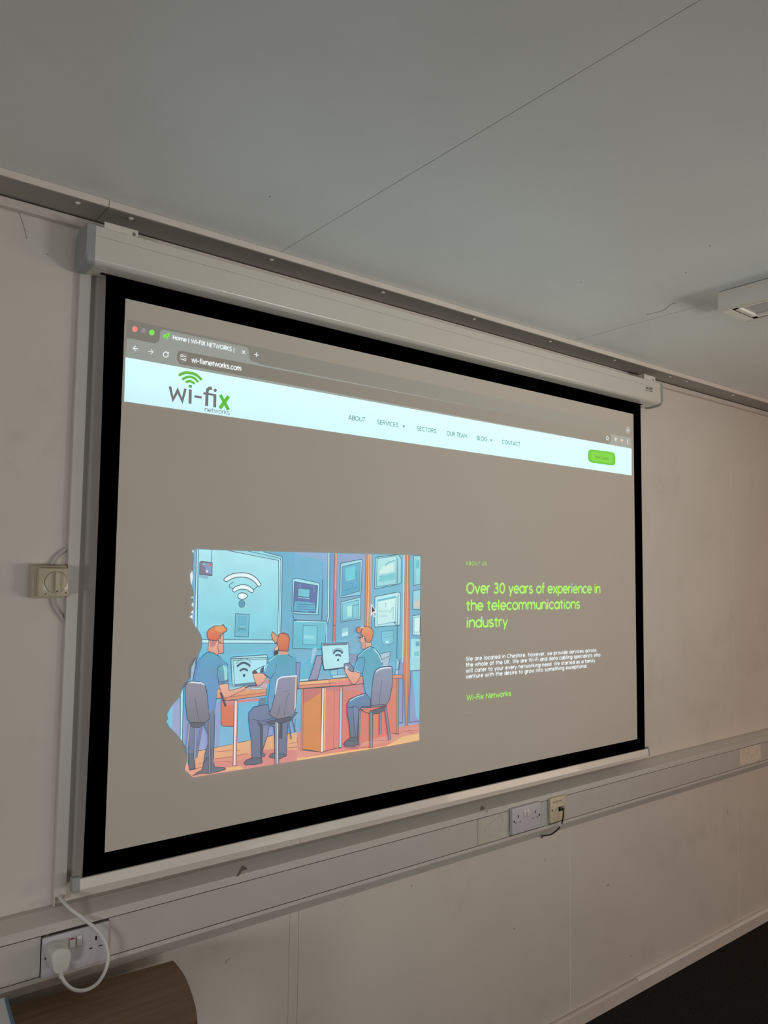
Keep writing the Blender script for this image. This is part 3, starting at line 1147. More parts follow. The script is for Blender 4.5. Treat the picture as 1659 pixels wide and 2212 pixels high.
XH = 0.74
_r, _h = 0.30, XH / 2
GL = {
    'o': (0.66, [_arc(.33, _h, .29, _h - .03, 0, 360, 20)]),
    'a': (0.68, [_arc(.33, _h, .29, _h - .03, 0, 360, 20), [(.62, XH), (.62, 0)]]),
    'b': (0.68, [_arc(.35, _h, .29, _h - .03, 0, 360, 20), [(.06, 1.05), (.06, 0)]]),
    'd': (0.68, [_arc(.33, _h, .29, _h - .03, 0, 360, 20), [(.62, 1.05), (.62, 0)]]),
    'p': (0.68, [_arc(.35, _h, .29, _h - .03, 0, 360, 20), [(.06, XH), (.06, -.30)]]),
    'q': (0.68, [_arc(.33, _h, .29, _h - .03, 0, 360, 20), [(.62, XH), (.62, -.30)]]),
    'g': (0.68, [_arc(.33, _h, .29, _h - .03, 0, 360, 20), [(.62, XH), (.62, -.04)] + _arc(.35, -.04, .27, .24, 0, -150, 8)[1:]]),
    'c': (0.60, [_arc(.33, _h, .29, _h - .03, 42, 318, 16)]),
    'e': (0.66, [[(.05, _h), (.61, _h)] + _arc(.33, _h, .28, _h - .03, 0, 318, 18)]),
    'f': (0.38, [[(.16, 0), (.16, .80)] + _arc(.32, .84, .16, .20, 180, 95, 5), [(0, .68), (.34, .68)]]),
    'h': (0.62, [[(.06, 1.05), (.06, 0)], _arc(.31, .44, .25, .27, 180, 0, 10) + [(.56, 0)]]),
    'i': (0.20, [[(.08, XH - .02), (.08, 0)], [(.08, .90), (.08, 1.01)]]),
    'j': (0.20, [[(.08, XH - .02), (.08, -.28)], [(.08, .90), (.08, 1.01)]]),
    'k': (0.58, [[(.06, 1.05), (.06, 0)], [(.50, XH - .02), (.09, .34)], [(.20, .42), (.54, 0)]]),
    'l': (0.20, [[(.08, 1.05), (.08, 0)]]),
    'm': (0.98, [[(.06, XH - .02), (.06, 0)], _arc(.27, .46, .21, .25, 180, 0, 10) + [(.48, 0)], _arc(.69, .46, .21, .25, 180, 0, 10) + [(.90, 0)]]),
    'n': (0.62, [[(.06, XH - .02), (.06, 0)], _arc(.31, .44, .25, .27, 180, 0, 10) + [(.56, 0)]]),
    'r': (0.38, [[(.06, XH - .02), (.06, 0)], _arc(.30, .46, .24, .25, 180, 90, 6) + [(.34, .71)]]),
    's': (0.54, [_arc(.26, .545, .195, .165, 30, 250, 10) + _arc(.26, .195, .21, .165, 70, -150, 10)]),
    't': (0.40, [[(.17, .93), (.17, .20)] + _arc(.33, .20, .16, .18, 180, 262, 5), [(0, .68), (.36, .68)]]),
    'u': (0.62, [[(.06, XH - .02), (.06, .30)] + _arc(.31, .30, .25, .27, 180, 360, 10), [(.56, XH - .02), (.56, 0)]]),
    'v': (0.58, [[(.03, XH - .02), (.28, .02), (.54, XH - .02)]]),
    'w': (0.84, [[(.03, XH - .02), (.23, .02), (.42, XH - .05), (.61, .02), (.81, XH - .02)]]),
    'x': (0.56, [[(.04, XH - .02), (.52, 0)], [(.52, XH - .02), (.04, 0)]]),
    'y': (0.58, [[(.03, XH - .02), (.29, .03)], [(.54, XH - .02), (.17, -.30)]]),
    'z': (0.54, [[(.05, .70), (.47, .70), (.05, .03), (.49, .03)]]),
    'A': (0.78, [[(.03, 0), (.38, .97), (.73, 0)], [(.15, .32), (.61, .32)]]),
    'B': (0.66, [[(.08, 0), (.08, .97), (.34, .97)] + _arc(.34, .745, .20, .225, 90, -90, 8) + [(.08, .52)], [(.34, .52)] + _arc(.36, .275, .23, .245, 90, -90, 8) + [(.08, .03)]]),
    'C': (0.80, [_arc(.44, .5, .39, .47, 45, 315, 18)]),
    'D': (0.76, [[(.08, .03), (.08, .97), (.30, .97)] + _arc(.30, .5, .40, .47, 90, -90, 14) + [(.08, .03)]]),
    'E': (0.58, [[(.52, .97), (.08, .97), (.08, .03), (.52, .03)], [(.08, .52), (.48, .52)]]),
    'F': (0.56, [[(.52, .97), (.08, .97), (.08, 0)], [(.08, .52), (.46, .52)]]),
    'G': (0.82, [_arc(.44, .5, .39, .47, 48, 345, 20) + [(.80, .47), (.50, .47)]]),
    'H': (0.76, [[(.08, 0), (.08, 1)], [(.66, 0), (.66, 1)], [(.08, .5), (.66, .5)]]),
    'I': (0.20, [[(.09, 0), (.09, 1)]]),
    'K': (0.66, [[(.08, 0), (.08, 1)], [(.60, 1), (.10, .42)], [(.22, .54), (.63, 0)]]),
    'L': (0.52, [[(.08, 1), (.08, .03), (.48, .03)]]),
    'M': (0.92, [[(.08, 0), (.08, .97), (.45, .30), (.82, .97), (.82, 0)]]),
    'N': (0.78, [[(.08, 0), (.08, .95), (.68, .05), (.68, 1)]]),
    'O': (0.90, [_arc(.44, .5, .39, .47, 0, 360, 26)]),
    'Q': (0.90, [_arc(.44, .5, .39, .47, 0, 360, 26), [(.52, .25), (.82, -.05)]]),
    'R': (0.66, [[(.08, 0), (.08, .97), (.34, .97)] + _arc(.34, .73, .22, .24, 90, -90, 8) + [(.08, .49)], [(.34, .49), (.60, 0)]]),
    'S': (0.66, [_arc(.32, .735, .235, .235, 35, 255, 10) + _arc(.32, .265, .25, .235, 75, -150, 10)]),
    'T': (0.60, [[(.02, .97), (.58, .97)], [(.30, .97), (.30, 0)]]),
    'U': (0.72, [[(.07, 1), (.07, .32)] + _arc(.35, .32, .28, .29, 180, 360, 12) + [(.63, 1)]]),
    'V': (0.74, [[(.03, 1), (.36, .02), (.70, 1)]]),
    'W': (1.08, [[(.03, 1), (.29, .03), (.53, .95), (.77, .03), (1.03, 1)]]),
    'X': (0.68, [[(.04, 1), (.62, 0)], [(.62, 1), (.04, 0)]]),
    '0': (0.70, [_arc(.34, .5, .27, .47, 0, 360, 22)]),
    '3': (0.62, [_arc(.28, .745, .20, .225, 150, -80, 10) + [(.24, .52)], [(.24, .52)] + _arc(.28, .27, .24, .24, 85, -155, 12)]),
    '-': (0.46, [[(.06, .40), (.38, .40)]]),
    '|': (0.24, [[(.10, 1.02), (.10, -.18)]]),
    '.': (0.22, [[(.09, .0), (.09, .11)]]),
    ',': (0.22, [[(.11, .10), (.05, -.14)]]),
    ' ': (0.30, []),
}


def text_px(bm_, txt, quad, w, rgb, k=None, gap=0.055, conv=None):
    """letters stretched into a quad of px points BL, TL, BR, TR; w = stroke width in cap heights"""
    if conv:
        quad = [conv(*p) for p in quad]
    BL, TL, BR, TR = (Vector(bm_._pt(*p)) for p in quad)
    total = sum(GL[c][0] + gap for c in txt) - gap
    if k is None:
        Beam.layer += 1
        k = Beam.layer
    cap = ((TL - BL).length + (TR - BR).length) / 2
    x = 0.0
    for ch in txt:
        adv, strokes = GL[ch]
        for st in strokes:
            P = []
            for sx_, sy_ in st:
                u = (x + sx_) / total
                P.append((BL * (1 - u) + BR * u) * (1 - sy_) + (TL * (1 - u) + TR * u) * sy_)
            closed = (P[0] - P[-1]).length < 1e-6
            if closed:
                P = P[:-1]
            bm_.stroke_xz([tuple(p) for p in P], w * cap, rgb, k, closed)
        x += adv + gap

# ---- browser window -------------------------------------------------------
ct = crop_px(260, 680, 5.53)
cn = crop_px(700, 860, 3.607)
cr = crop_px(1200, 720, 3.614)
cb = crop_px(980, 1190, 4.879)


def mp(fn, pts):
    return [fn(*p) for p in pts]


bar = Beam()
DK_L, DK_R = (116, 110, 101), (151, 141, 127)
# desktop strip above the window, tab strip, toolbar, address field
bar.quad4([(272.6, 647.5), (1366.5, 895), (1364, 921), (274, 690)], [(134, 128, 118), (152, 142, 128), (152, 142, 128), (134, 128, 118)])
bar.quad4([(274, 690), (1363.2, 921), (1363.6, 968.5), (271.2, 772)], [(120, 117, 109), (148, 142, 129), (148, 142, 129), (120, 117, 109)])
TB_L, TB_R = (144, 150, 144), (164, 163, 153)
bar.quad4([(273.6, 729.7), (1363, 946), (1363.6, 969.0), (270.9, 771.9)], [TB_L, TB_R, TB_R, TB_L])
bar.poly(mp(ct, [(62, 300), (72, 280), (95, 272), (60, 262)]), (120, 117, 109))
bar.poly(mp(ct, [(420, 345), (430, 328), (455, 318), (468, 295), (474, 215), (480, 190), (505, 176), (1488, 383), (1515, 395), (1530, 420),
                 (1545, 520), (1556, 545), (1590, 562), (1590, 600)]), (145, 150, 144), (144, 150, 144))
bar.poly(mp(ct, [(1590, 561), (1659, 575), (1659, 590), (1590, 575)]), TB_L)
# address field
ad = mp(ct, [(720, 430), (1100, 502), (1659, 604)]) + [(1313.5, 934.5), (1318.5, 938.5), (1320.8, 946), (1319, 954), (1313.5, 958.5)] + \
    mp(ct, [(1659, 756), (1100, 655), (725, 588), (695, 560), (677, 520), (680, 470), (697, 440)])
n_ = len(ad)
Beam.layer += 1
bar.quad4([ct(705, 427), (1313.5, 934.5), (1313.5, 959), ct(712, 590)], [(121, 115, 106), (145, 137, 123), (145, 137, 123), (121, 115, 106)], Beam.layer)
bar.poly(mp(ct, [(706, 427), (712, 590), (690, 560), (676, 520), (680, 470), (690, 440)]), (121, 115, 106), None, Beam.layer)
bar.poly([(1313.4, 934.5), (1318.5, 938.5), (1320.8, 946), (1319, 954), (1313.4, 959)], (145, 137, 123), None, Beam.layer)
bar_o = bar.build('browser_bar', M_BEAM_S, cloth)

ic = Beam()
WH = (232, 244, 245)
ic.ellipse(*ct(173, 171), 33 / 5.53, 34 / 5.53, (246, 138, 128))
ic.cut('window_button')
ic.ellipse(*ct(275, 190), 30 / 5.53, 31 / 5.53, (140, 141, 143))
ic.cut('window_button')
ic.ellipse(*ct(375, 212), 33 / 5.53, 34 / 5.53, (128, 226, 92))
ic.cut('window_button')
ic.poly(mp(ct, [(592, 217), (560, 224), (536, 238), (514, 240), (508, 262), (524, 262), (540, 262), (552, 278), (540, 292), (556, 293), (570, 280), (572, 262), (588, 244)]), (118, 232, 66))
ic.ellipse(*ct(524, 274), 1.6, 1.6, (118, 232, 66))
ic.ellipse(*ct(562, 244), 1.3, 1.3, (90, 150, 70))
ic.cut('favicon')
ic.line(mp(ct, [(215, 407), (154, 400)]), 1.7, WH)
ic.line(mp(ct, [(183, 371), (152, 400), (183, 433)]), 1.7, WH)
ic.cut('back_arrow')
ic.line(mp(ct, [(332, 437), (388, 444)]), 1.2, WH)
ic.line(mp(ct, [(364, 414), (391, 444), (362, 469)]), 1.2, WH)
ic.cut('forward_arrow')
ic.line([ct(543 + 30 * math.cos(math.radians(a)), 475 + 31 * math.sin(math.radians(a))) for a in range(10, 330, 20)], 1.9, WH)
ic.poly(mp(ct, [(580, 440), (578, 470), (552, 466)]), WH)
ic.cut('reload_arrow')
ic.ellipse(*ct(751, 512), 55 / 5.53, 58 / 5.53, (137, 133, 125))
for (x, y) in ((733, 488), (770, 537)):
    ic.line([ct(x + 13 * math.cos(a / 8 * math.pi), y + 12 * math.sin(a / 8 * math.pi)) for a in range(16)], 1.3, WH, True)
ic.line(mp(ct, [(748, 492), (785, 499)]), 1.3, WH)
ic.line(mp(ct, [(718, 529), (756, 534)]), 1.3, WH)
ic.cut('site_icon')
ic.line(mp(ct, [(1452, 426), (1492, 467)]), 1.5, WH)
ic.line(mp(ct, [(1490, 430), (1455, 464)]), 1.5, WH)
ic.cut('close_mark')
ic.line(mp(ct, [(1598, 470), (1652, 484)]), 1.6, WH)
ic.line(mp(ct, [(1627, 450), (1623, 503)]), 1.6, WH)
ic.cut('plus_mark')
ic.ellipse(*cr(565, 757), 19 / 3.614, 29 / 3.614, (170, 167, 155))
ic.line(mp(cr, [(557, 751), (565, 764), (573, 755)]), 1.0, WH)
ic.cut('list_button')
star = []
for i in range(10):
    r_ = 15 if i % 2 == 0 else 7
    a = math.radians(-90 + 36 * i + 8)
    star.append(cr(405 + r_ * 0.82 * math.cos(a), 819 + r_ * 1.25 * math.sin(a)))
ic.line(star, 1.1, WH, True)
ic.cut('star_mark')
ic.poly(mp(cr, [(460, 816), (481, 820), (481, 826), (476, 826), (474, 840), (460, 836)]), (215, 220, 215))
ic.line(mp(cr, [(462, 824), (474, 827)]), 0.8, (160, 155, 145))
ic.cut('toolbar_icon')
ic.ellipse(*cr(516, 838), 8 / 3.614, 12 / 3.614, (240, 225, 210))
ic.ellipse(*cr(514, 842), 1.0, 1.3, (200, 90, 70))
ic.cut('profile_icon')
for y in (835, 847, 860):
    ic.ellipse(*cr(563, y), 1.1, 1.4, WH, n=8)
ic.cut('menu_dots')

tx = Beam()
text_px(tx, 'Home | WI-FIX NETWORKS', [(625, 290), (629, 244), (1330, 437), (1334, 386)], 0.185, WH, conv=ct)
tx.line(mp(ct, [(1357, 398), (1354, 452)]), 1.5, WH)
tx.line(mp(ct, [(1387, 402), (1385, 444)]), 1.3, (165, 165, 158))
tx.cut('tab_title')
text_px(tx, 'wi-fixnetworks.com', [(848, 566), (852, 508), (1440, 671), (1445, 612)], 0.185, WH, conv=ct)
tx.cut('address_text')

# ---- page header ----------------------------------------------------------
hd = Beam()
hd.quad4([(270.9, 771.9), (1364, 969.3), (1364, 1027), (268.1, 867)], [(217, 262, 266), (221, 264, 270), (219, 264, 268), (205, 244, 250)], n=10)
hd.build('page_header', M_BEAM, cloth)

lg = Beam()
GR = (104, 184, 72)
GY = (118, 110, 112)
for pts, w in (([(710, 718), (752, 698), (800, 692), (855, 700), (912, 724), (960, 768)], 36),
               ([(748, 768), (785, 748), (830, 742), (880, 757), (920, 795)], 31),
               ([(790, 803), (832, 792), (876, 818)], 30)):
    q = mp(ct, pts)
    lg.line(q, w / 5.53, GR, smooth=True)
    for e in (q[0], q[-1]):
        lg.ellipse(e[0], e[1], w / 11.06, w / 11.06, GR, n=12)
lg.poly(mp(ct, round_poly([(815, 835), (855, 839), (853, 875), (812, 870)], 14, 3)), (98, 160, 90))
lg.line(mp(ct, [(590, 856), (627, 1012), (683, 905), (738, 1030), (775, 884)]), 34 / 5.53, GY)
lg.line(mp(ct, [(834, 892), (830, 1062)]), 38 / 5.53, GY)
lg.line(mp(ct, [(884, 974), (970, 989)]), 29 / 5.53, GY)
lg.line(mp(ct, [(1028, 1090), (1034, 930), (1040, 895), (1062, 878), (1092, 880)]), 38 / 5.53, GY)
lg.line(mp(ct, [(990, 937), (1144, 963)]), 26 / 5.53, GY)
lg.line(mp(ct, [(1128, 950), (1125, 1106)]), 38 / 5.53, GY)
lg.ellipse(*ct(1131, 903), 3.5, 3.7, GY)
lg.line(mp(ct, [(1192, 957), (1290, 1137)]), 42 / 5.53, (92, 186, 62))
lg.line(mp(ct, [(1292, 974), (1186, 1118)]), 42 / 5.53, (92, 186, 62))
lg.cut('logo')
text_px(lg, 'networks', [(1005, 1155), (1007, 1100), (1306, 1196), (1308, 1140)], 0.10, (112, 104, 110), conv=ct)
lg.cut('logo_small_text')

nv = Beam()
NC = (98, 138, 122)
for t, q in (('ABOUT', [(188, 166), (190, 132), (318, 187), (320, 152)]), ('SERVICES', [(411, 202), (413, 168), (578, 228), (580, 195)]),
             ('SECTORS', [(720, 250), (722, 219), (873, 275), (875, 243)]), ('OUR TEAM', [(953, 289), (955, 256), (1113, 312), (1115, 281)]),
             ('BLOG', [(1187, 325), (1189, 294), (1267, 336), (1269, 305)]), ('CONTACT', [(1384, 355), (1386, 325), (1525, 376), (1527, 346)])):
    text_px(nv, t, q, 0.155, NC, conv=cn)
    if t == 'SERVICES':
        nv.poly(mp(cn, [(608, 212), (631, 216), (619, 232)]), NC)
    if t == 'BLOG':
        nv.poly(mp(cn, [(1291, 321), (1310, 324), (1300, 338)]), NC)
    nv.cut('menu_text')

bt_ = Beam()
Q = [(252, 903), (466, 930), (466, 1036), (252, 1006)]
bt_.poly(mp(cr, round_poly(Q, 36, 6)), (118, 204, 74), (112, 196, 68))
bt_.poly(mp(cr, round_poly([(275, 922), (443, 943), (443, 1018), (275, 994)], 26, 6)), (128, 214, 76))
text_px(bt_, 'Free Quote', [(306, 975), (308, 949), (415, 991), (416, 966)], 0.10, (92, 128, 60), conv=cr)
bt_.build('quote_button', M_BEAM_S, cloth)

# ---- text column ----------------------------------------------------------
tc_ = Beam()
text_px(tc_, 'ABOUT US', [(125, 149), (127, 110), (347, 152), (348, 116)], 0.15, (168, 222, 128), conv=cb, gap=0.22)
tc_.cut('section_text')
HG = (176, 244, 118)
text_px(tc_, 'Over 30 years of experience in', [(130, 447), (133, 337), (1543, 445), (1543, 349)], 0.160, HG, conv=cb)
tc_.cut('heading_text')
text_px(tc_, 'the telecommunications', [(130, 628), (133, 521), (1330, 607), (1330, 509)], 0.160, HG, conv=cb)
tc_.cut('heading_text')
text_px(tc_, 'industry', [(132, 808), (135, 700), (568, 795), (568, 693)], 0.160, HG, conv=cb)
tc_.cut('heading_text')
PW = (226, 236, 240)
text_px(tc_, 'We are located in Cheshire, however, we provide services across', [(127, 1160), (128, 1118), (1502, 1062), (1502, 1027)], 0.215, PW, conv=cb, gap=0.15)
tc_.cut('paragraph_text')
text_px(tc_, 'the whole of the UK. We are Wi-Fi and data cabling specialists who', [(127, 1222), (128, 1180), (1543, 1112), (1543, 1075)], 0.215, PW, conv=cb, gap=0.15)
tc_.cut('paragraph_text')
text_px(tc_, 'will cater to your every networking need. We started as a family', [(127, 1284), (128, 1242), (1488, 1172), (1488, 1137)], 0.215, PW, conv=cb, gap=0.15)
tc_.cut('paragraph_text')
text_px(tc_, 'venture with the desire to grow into something exceptional.', [(127, 1345), (128, 1303), (1408, 1228), (1408, 1192)], 0.215, PW, conv=cb, gap=0.15)
tc_.cut('paragraph_text')
text_px(tc_, 'Wi-Fix Networks', [(132, 1578), (135, 1520), (603, 1525), (604, 1475)], 0.165, (170, 240, 112), conv=cb)
tc_.cut('signature_text')
tc_.ellipse(*cb(132, 1702), 0.8, 0.8, (200, 200, 190), n=8)
tc_.cut('full_stop')

# ---- the office drawing ---------------------------------------------------
A = crop_px(350, 1170, 5.7207)
B = crop_px(640, 1170, 5.7207)
C = crop_px(350, 1430, 5.7207)
D = crop_px(640, 1430, 5.7207)
G = crop_px(350, 1170, 2.8603)
im = Beam()
im.lift = 27.0
im.wide = 1.5
LN = (58, 70, 84)


def S(fn, pts, rgb, rgb2=None, ln=0.0, sm=False, lc=LN):
    q = mp(fn, pts)
    if sm:
        q = smooth_pts(q, True, 4)
    im.poly(q, rgb, rgb2)
    if ln:
        im.line(q, ln, lc, True)


def Ln(fn, pts, w=0.9, c=LN, sm=False):
    im.line(mp(fn, pts), w, c, False, None, sm)


outl = mp(A, [(395, 95), (420, 92), (900, 112), (1659, 130)]) + [(908, 1199.7), (904, 1598.7), (640, 1642.4)] + \
    mp(C, [(380, 1422), (355, 1405), (358, 1385), (320, 1368), (278, 1335), (285, 1290), (305, 1230), (312, 1150), (300, 1060), (262, 1000), (225, 940),
           (170, 880), (90, 805), (78, 770), (50, 735), (75, 700), (60, 650), (100, 565), (150, 505), (220, 430), (240, 360), (310, 260), (350, 190), (365, 110), (430, -10)]) + \
    mp(A, [(450, 1400), (485, 1320), (495, 1220), (480, 1150), (440, 1080), (385, 1015), (370, 960), (375, 880), (385, 840), (402, 780), (385, 735), (380, 690), (398, 655),
           (385, 600), (362, 540), (375, 450), (384, 350), (410, 250), (388, 200), (385, 140)])
im.poly(outl, (98, 166, 196), (120, 168, 196))
# torn white flecks along the left edge
FL = (214, 236, 244)
for p in ([(345, 400), (372, 362), (380, 440), (362, 540), (350, 490)], [(366, 100), (392, 118), (380, 140)], [(350, 692), (376, 678), (384, 700)],
          [(360, 782), (378, 750), (404, 778), (388, 812)], [(338, 930), (372, 900), (374, 955)], [(352, 880), (380, 845), (384, 890)], [(384, 610), (402, 600), (400, 640)]):
    S(A, p, FL)
# wall behind, lower strips at far left
S(C, [(62, 640), (110, 548), (230, 420), (235, 960), (170, 880), (90, 800)], (140, 158, 196), (150, 160, 198))
S(C, [(62, 640), (128, 545), (120, 820), (90, 800), (55, 735), (75, 700)], (112, 192, 218))
S(C, [(228, 420), (246, 350), (258, 350), (250, 985), (225, 940)], (166, 226, 238))
Ln(C, [(226, 420), (222, 930)]); Ln(C, [(258, 350), (250, 990)])
S(C, [(262, 560), (320, 740), (640, 700), (640, 1060), (440, 1095), (318, 1000), (262, 990)], (138, 152, 192), (146, 156, 196))
# left pillar strips beside the board
S(A, [(395, 96), (424, 96), (412, 700), (400, 1015), (380, 1010), (388, 700), (384, 300)], (112, 172, 206))
S(A, [(424, 96), (446, 96), (428, 1070), (398, 1030), (408, 600)], (176, 232, 240))
Ln(A, [(424, 96), (410, 600), (398, 1030)]); Ln(A, [(446, 96), (436, 600), (430, 1070)])
# big board
im.poly(mp(A, [(450, 97), (900, 114), (1435, 127), (1435, 600), (1430, 1215), (497, 1215), (478, 1150), (438, 1080), (444, 600)]), (164, 228, 236), (112, 198, 216))
S(A, [(820, 110), (1240, 124), (1470, 178), (1478, 215), (1440, 232), (1150, 160)], (138, 214, 228))
S(A, [(1240, 124), (1659, 130), (1659, 1500), (1460, 1500), (1480, 190)], (98, 168, 200), (100, 166, 194))
S(A, [(1440, 225), (1480, 195), (1470, 600), (1455, 1130), (1422, 1150), (1440, 600)], (176, 232, 240))
Ln(A, [(820, 112), (1435, 232), (1440, 600), (1425, 1140)]); Ln(A, [(1060, 118), (1455, 205), (1462, 240)], 0.7)
Ln(A, [(1250, 124), (1482, 186), (1478, 600), (1465, 1120)]); Ln(A, [(1462, 205), (1455, 700), (1445, 1120)], 0.7)
S(A, [(492, 1212), (1400, 1215), (1410, 1255), (495, 1255)], (176, 236, 242))
Ln(A, [(492, 1210), (1400, 1215)]); Ln(A, [(495, 1252), (1400, 1256)])
S(A, [(496, 1258), (1460, 1262), (1460, 1487), (440, 1487), (455, 1400), (487, 1320)], (104, 182, 206), (100, 176, 204))
# small box on the wall with cable
Ln(A, [(612, 100), (607, 250)])
S(A, [(450, 415), (575, 425), (560, 462), (455, 440)], (120, 180, 200))
S(A, [(462, 260), (485, 240), (618, 262), (612, 422), (460, 405)], (120, 116, 144), (110, 106, 130), 0.9)
S(A, [(520, 268), (610, 272), (606, 400), (540, 385)], (118, 148, 182))
S(A, [(568, 278), (615, 275), (612, 302), (580, 300)], (214, 108, 100))
S(A, [(495, 268), (530, 272), (525, 290), (500, 288)], (150, 200, 210))
S(A, [(540, 352), (562, 355), (560, 384), (542, 376)], (220, 232, 240))
# wireless symbol on the board
WF = (224, 244, 247)
OL = (72, 82, 92)
S(A, [(760, 470), (800, 430), (880, 395), (990, 385), (1080, 400), (1160, 450), (1215, 520), (1210, 545), (1185, 550), (1140, 500), (1070, 455), (990, 438),
      (900, 445), (840, 470), (790, 494)], WF, None, 1.2, True, OL)
Ln(A, [(880, 498), (835, 530), (828, 560), (868, 580)], 1.0, OL, True)
Ln(A, [(1180, 550), (1125, 598)], 1.0, OL)
S(A, [(868, 595), (905, 555), (985, 533), (1060, 545), (1125, 595), (1115, 628), (1095, 628), (1050, 598), (990, 588), (925, 600), (900, 622), (880, 618)], WF, None, 1.2, True, OL)
S(A, [(932, 665), (960, 638), (1010, 635), (1052, 668), (1020, 705), (985, 712), (945, 700)], WF, None, 1.2, True, OL)
S(A, [(946, 770), (955, 735), (985, 724), (1015, 745), (1018, 775), (1000, 808), (962, 808)], (84, 150, 176), None, 0.8, True, OL)
S(A, [(905, 890), (1075, 898), (1062, 1178), (895, 1172)], (110, 190, 210), (96, 178, 200), 0.8)
S(A, [(930, 915), (1050, 920), (1045, 1130), (920, 1120)], (90, 172, 196))
Ln(A, [(955, 1048), (1030, 1055)], 0.7, (160, 220, 226)); Ln(A, [(935, 1080), (1030, 1080)], 0.7)
# centre screen, its lower display
S(A, [(1610, 470), (1650, 450), (1930, 510), (1945, 530), (1925, 905), (1620, 890), (1600, 860)], (150, 222, 234), (130, 210, 226), 0.9)
S(A, [(1630, 492), (1920, 545), (1895, 880), (1615, 865)], (88, 104, 156), (82, 106, 160), 0.7)
S(B, [(18, 575), (165, 590), (155, 690), (12, 675)], (100, 190, 210), None, 0.6)
S(B, [(10, 735), (220, 760), (235, 860), (0, 850)], (92, 176, 202))
S(A, [(1640, 740), (1810, 745), (1800, 870), (1620, 850)], (88, 170, 198))
for yy in (770, 800, 830):
    Ln(B, [(0, yy), (225, yy + 10)], 0.8, (60, 84, 130))
Ln(B, [(15, 690), (160, 705)], 1.0, (150, 210, 220))
Ln(B, [(40, 525), (45, 575)], 0.6, (150, 210, 220)); Ln(B, [(215, 540), (215, 625)], 0.7, (140, 190, 214))
Ln(B, [(318, 470), (322, 500), (310, 985), (-30, 965), (-50, 905)], 0.9)
S(A, [(1618, 975), (2030, 990), (2010, 1330), (1610, 1320)], (112, 192, 210), (96, 180, 202), 0.9)
S(A, [(1635, 990), (2010, 1005), (1995, 1312), (1625, 1300)], (100, 186, 206), (90, 176, 198))
S(B, [(80, 1030), (255, 1040), (245, 1275), (75, 1270)], (108, 194, 212), None, 0.6)
S(B, [(85, 1155), (220, 1165), (215, 1200), (85, 1195)], (134, 210, 222))
Ln(B, [(0, 982), (365, 990), (368, 1245)], 1.2, (176, 232, 240)); Ln(B, [(0, 972), (372, 984)], 0.9)
# right half wall
S(B, [(-30, 128), (400, 145), (400, 520), (320, 460), (320, 250), (0, 160)], (128, 164, 204), (104, 166, 200))
S(B, [(-30, 160), (300, 225), (320, 460), (160, 470), (-30, 430)], (102, 170, 202))
S(B, [(388, 145), (408, 146), (402, 990), (375, 1010)], (182, 232, 240))
Ln(B, [(386, 145), (382, 900), (368, 1005)]); Ln(B, [(408, 146), (402, 930), (372, 1030)])
S(B, [(412, 146), (468, 148), (448, 1240), (375, 1245), (376, 1020), (404, 940)], (108, 146, 190), (96, 160, 190))
PK = (206, 128, 118)
S(B, [(468, 148), (498, 149), (478, 1240), (444, 1240)], PK, (190, 110, 108))
S(B, [(484, 149), (498, 149), (486, 600), (474, 600)], (232, 172, 130))
Ln(B, [(468, 148), (444, 1240)]); Ln(B, [(500, 149), (480, 1240)]); Ln(B, [(448, 1030), (478, 1034)], 0.8)
S(B, [(500, 149), (855, 158), (838, 1100), (480, 1250)], (132, 156, 198), (98, 166, 194))
S(B, [(930, 160), (1330, 168), (1310, 1500), (925, 1500)], (106, 178, 204), (98, 168, 194))
S(B, [(1392, 170), (1533, 172), (1515, 1500), (1388, 1500)], (104, 168, 198), (110, 160, 192))
OR = (214, 146, 96)
S(B, [(855, 158), (916, 160), (908, 1080), (838, 1060)], OR)
S(B, [(855, 158), (872, 158), (860, 1060), (838, 1060)], (206, 132, 96)); S(B, [(880, 160), (896, 160), (888, 1060), (868, 1060)], (228, 170, 110))
S(B, [(900, 160), (932, 160), (915, 1080), (900, 1075)], (222, 190, 190))
for x0, x1 in ((853, 838), (878, 864), (902, 890), (918, 908), (934, 920)):
    Ln(B, [(x0, 159), (x1, 1065)], 0.8, (92, 78, 84))
S(B, [(1332, 167), (1395, 170), (1390, 1500), (1316, 1500)], (216, 140, 98), (206, 126, 92))
S(B, [(1358, 168), (1380, 168), (1368, 1500), (1346, 1500)], (226, 160, 108))
S(B, [(1318, 167), (1334, 167), (1316, 1500), (1304, 1500)], (196, 210, 228))
for x0, x1 in ((1338, 1318), (1358, 1344), (1382, 1368), (1396, 1388)):
    Ln(B, [(x0, 168), (x1, 1500)], 0.8, (92, 78, 84))
# pictures on the right wall
FR = (148, 216, 230)
S(B, [(540, 268), (800, 218), (808, 232), (792, 662), (540, 692), (532, 680)], FR, (120, 196, 216), 0.9)
S(B, [(562, 310), (785, 255), (778, 610), (555, 672)], (92, 170, 198), (82, 158, 190), 0.7)
S(B, [(600, 330), (720, 300), (715, 450), (600, 470)], (98, 198, 214)); Ln(B, [(610, 480), (720, 455)], 1.0, (150, 220, 228)); Ln(B, [(590, 600), (760, 560)], 0.9, (60, 120, 160))
Ln(B, [(640, 520), (690, 512), (690, 560)], 0.7, (60, 120, 160)); Ln(B, [(735, 355), (732, 480)], 0.8, (60, 120, 160))
S(B, [(545, 745), (785, 685), (790, 700), (785, 955), (545, 992)], FR, (134, 208, 222), 0.9)
S(B, [(565, 765), (765, 720), (760, 940), (560, 978)], (122, 202, 216), (112, 190, 208), 0.6)
S(B, [(620, 800), (685, 785), (682, 920), (622, 930)], (166, 226, 220)); Ln(B, [(690, 790), (765, 775)], 0.6); Ln(B, [(690, 785), (688, 940)], 0.6)
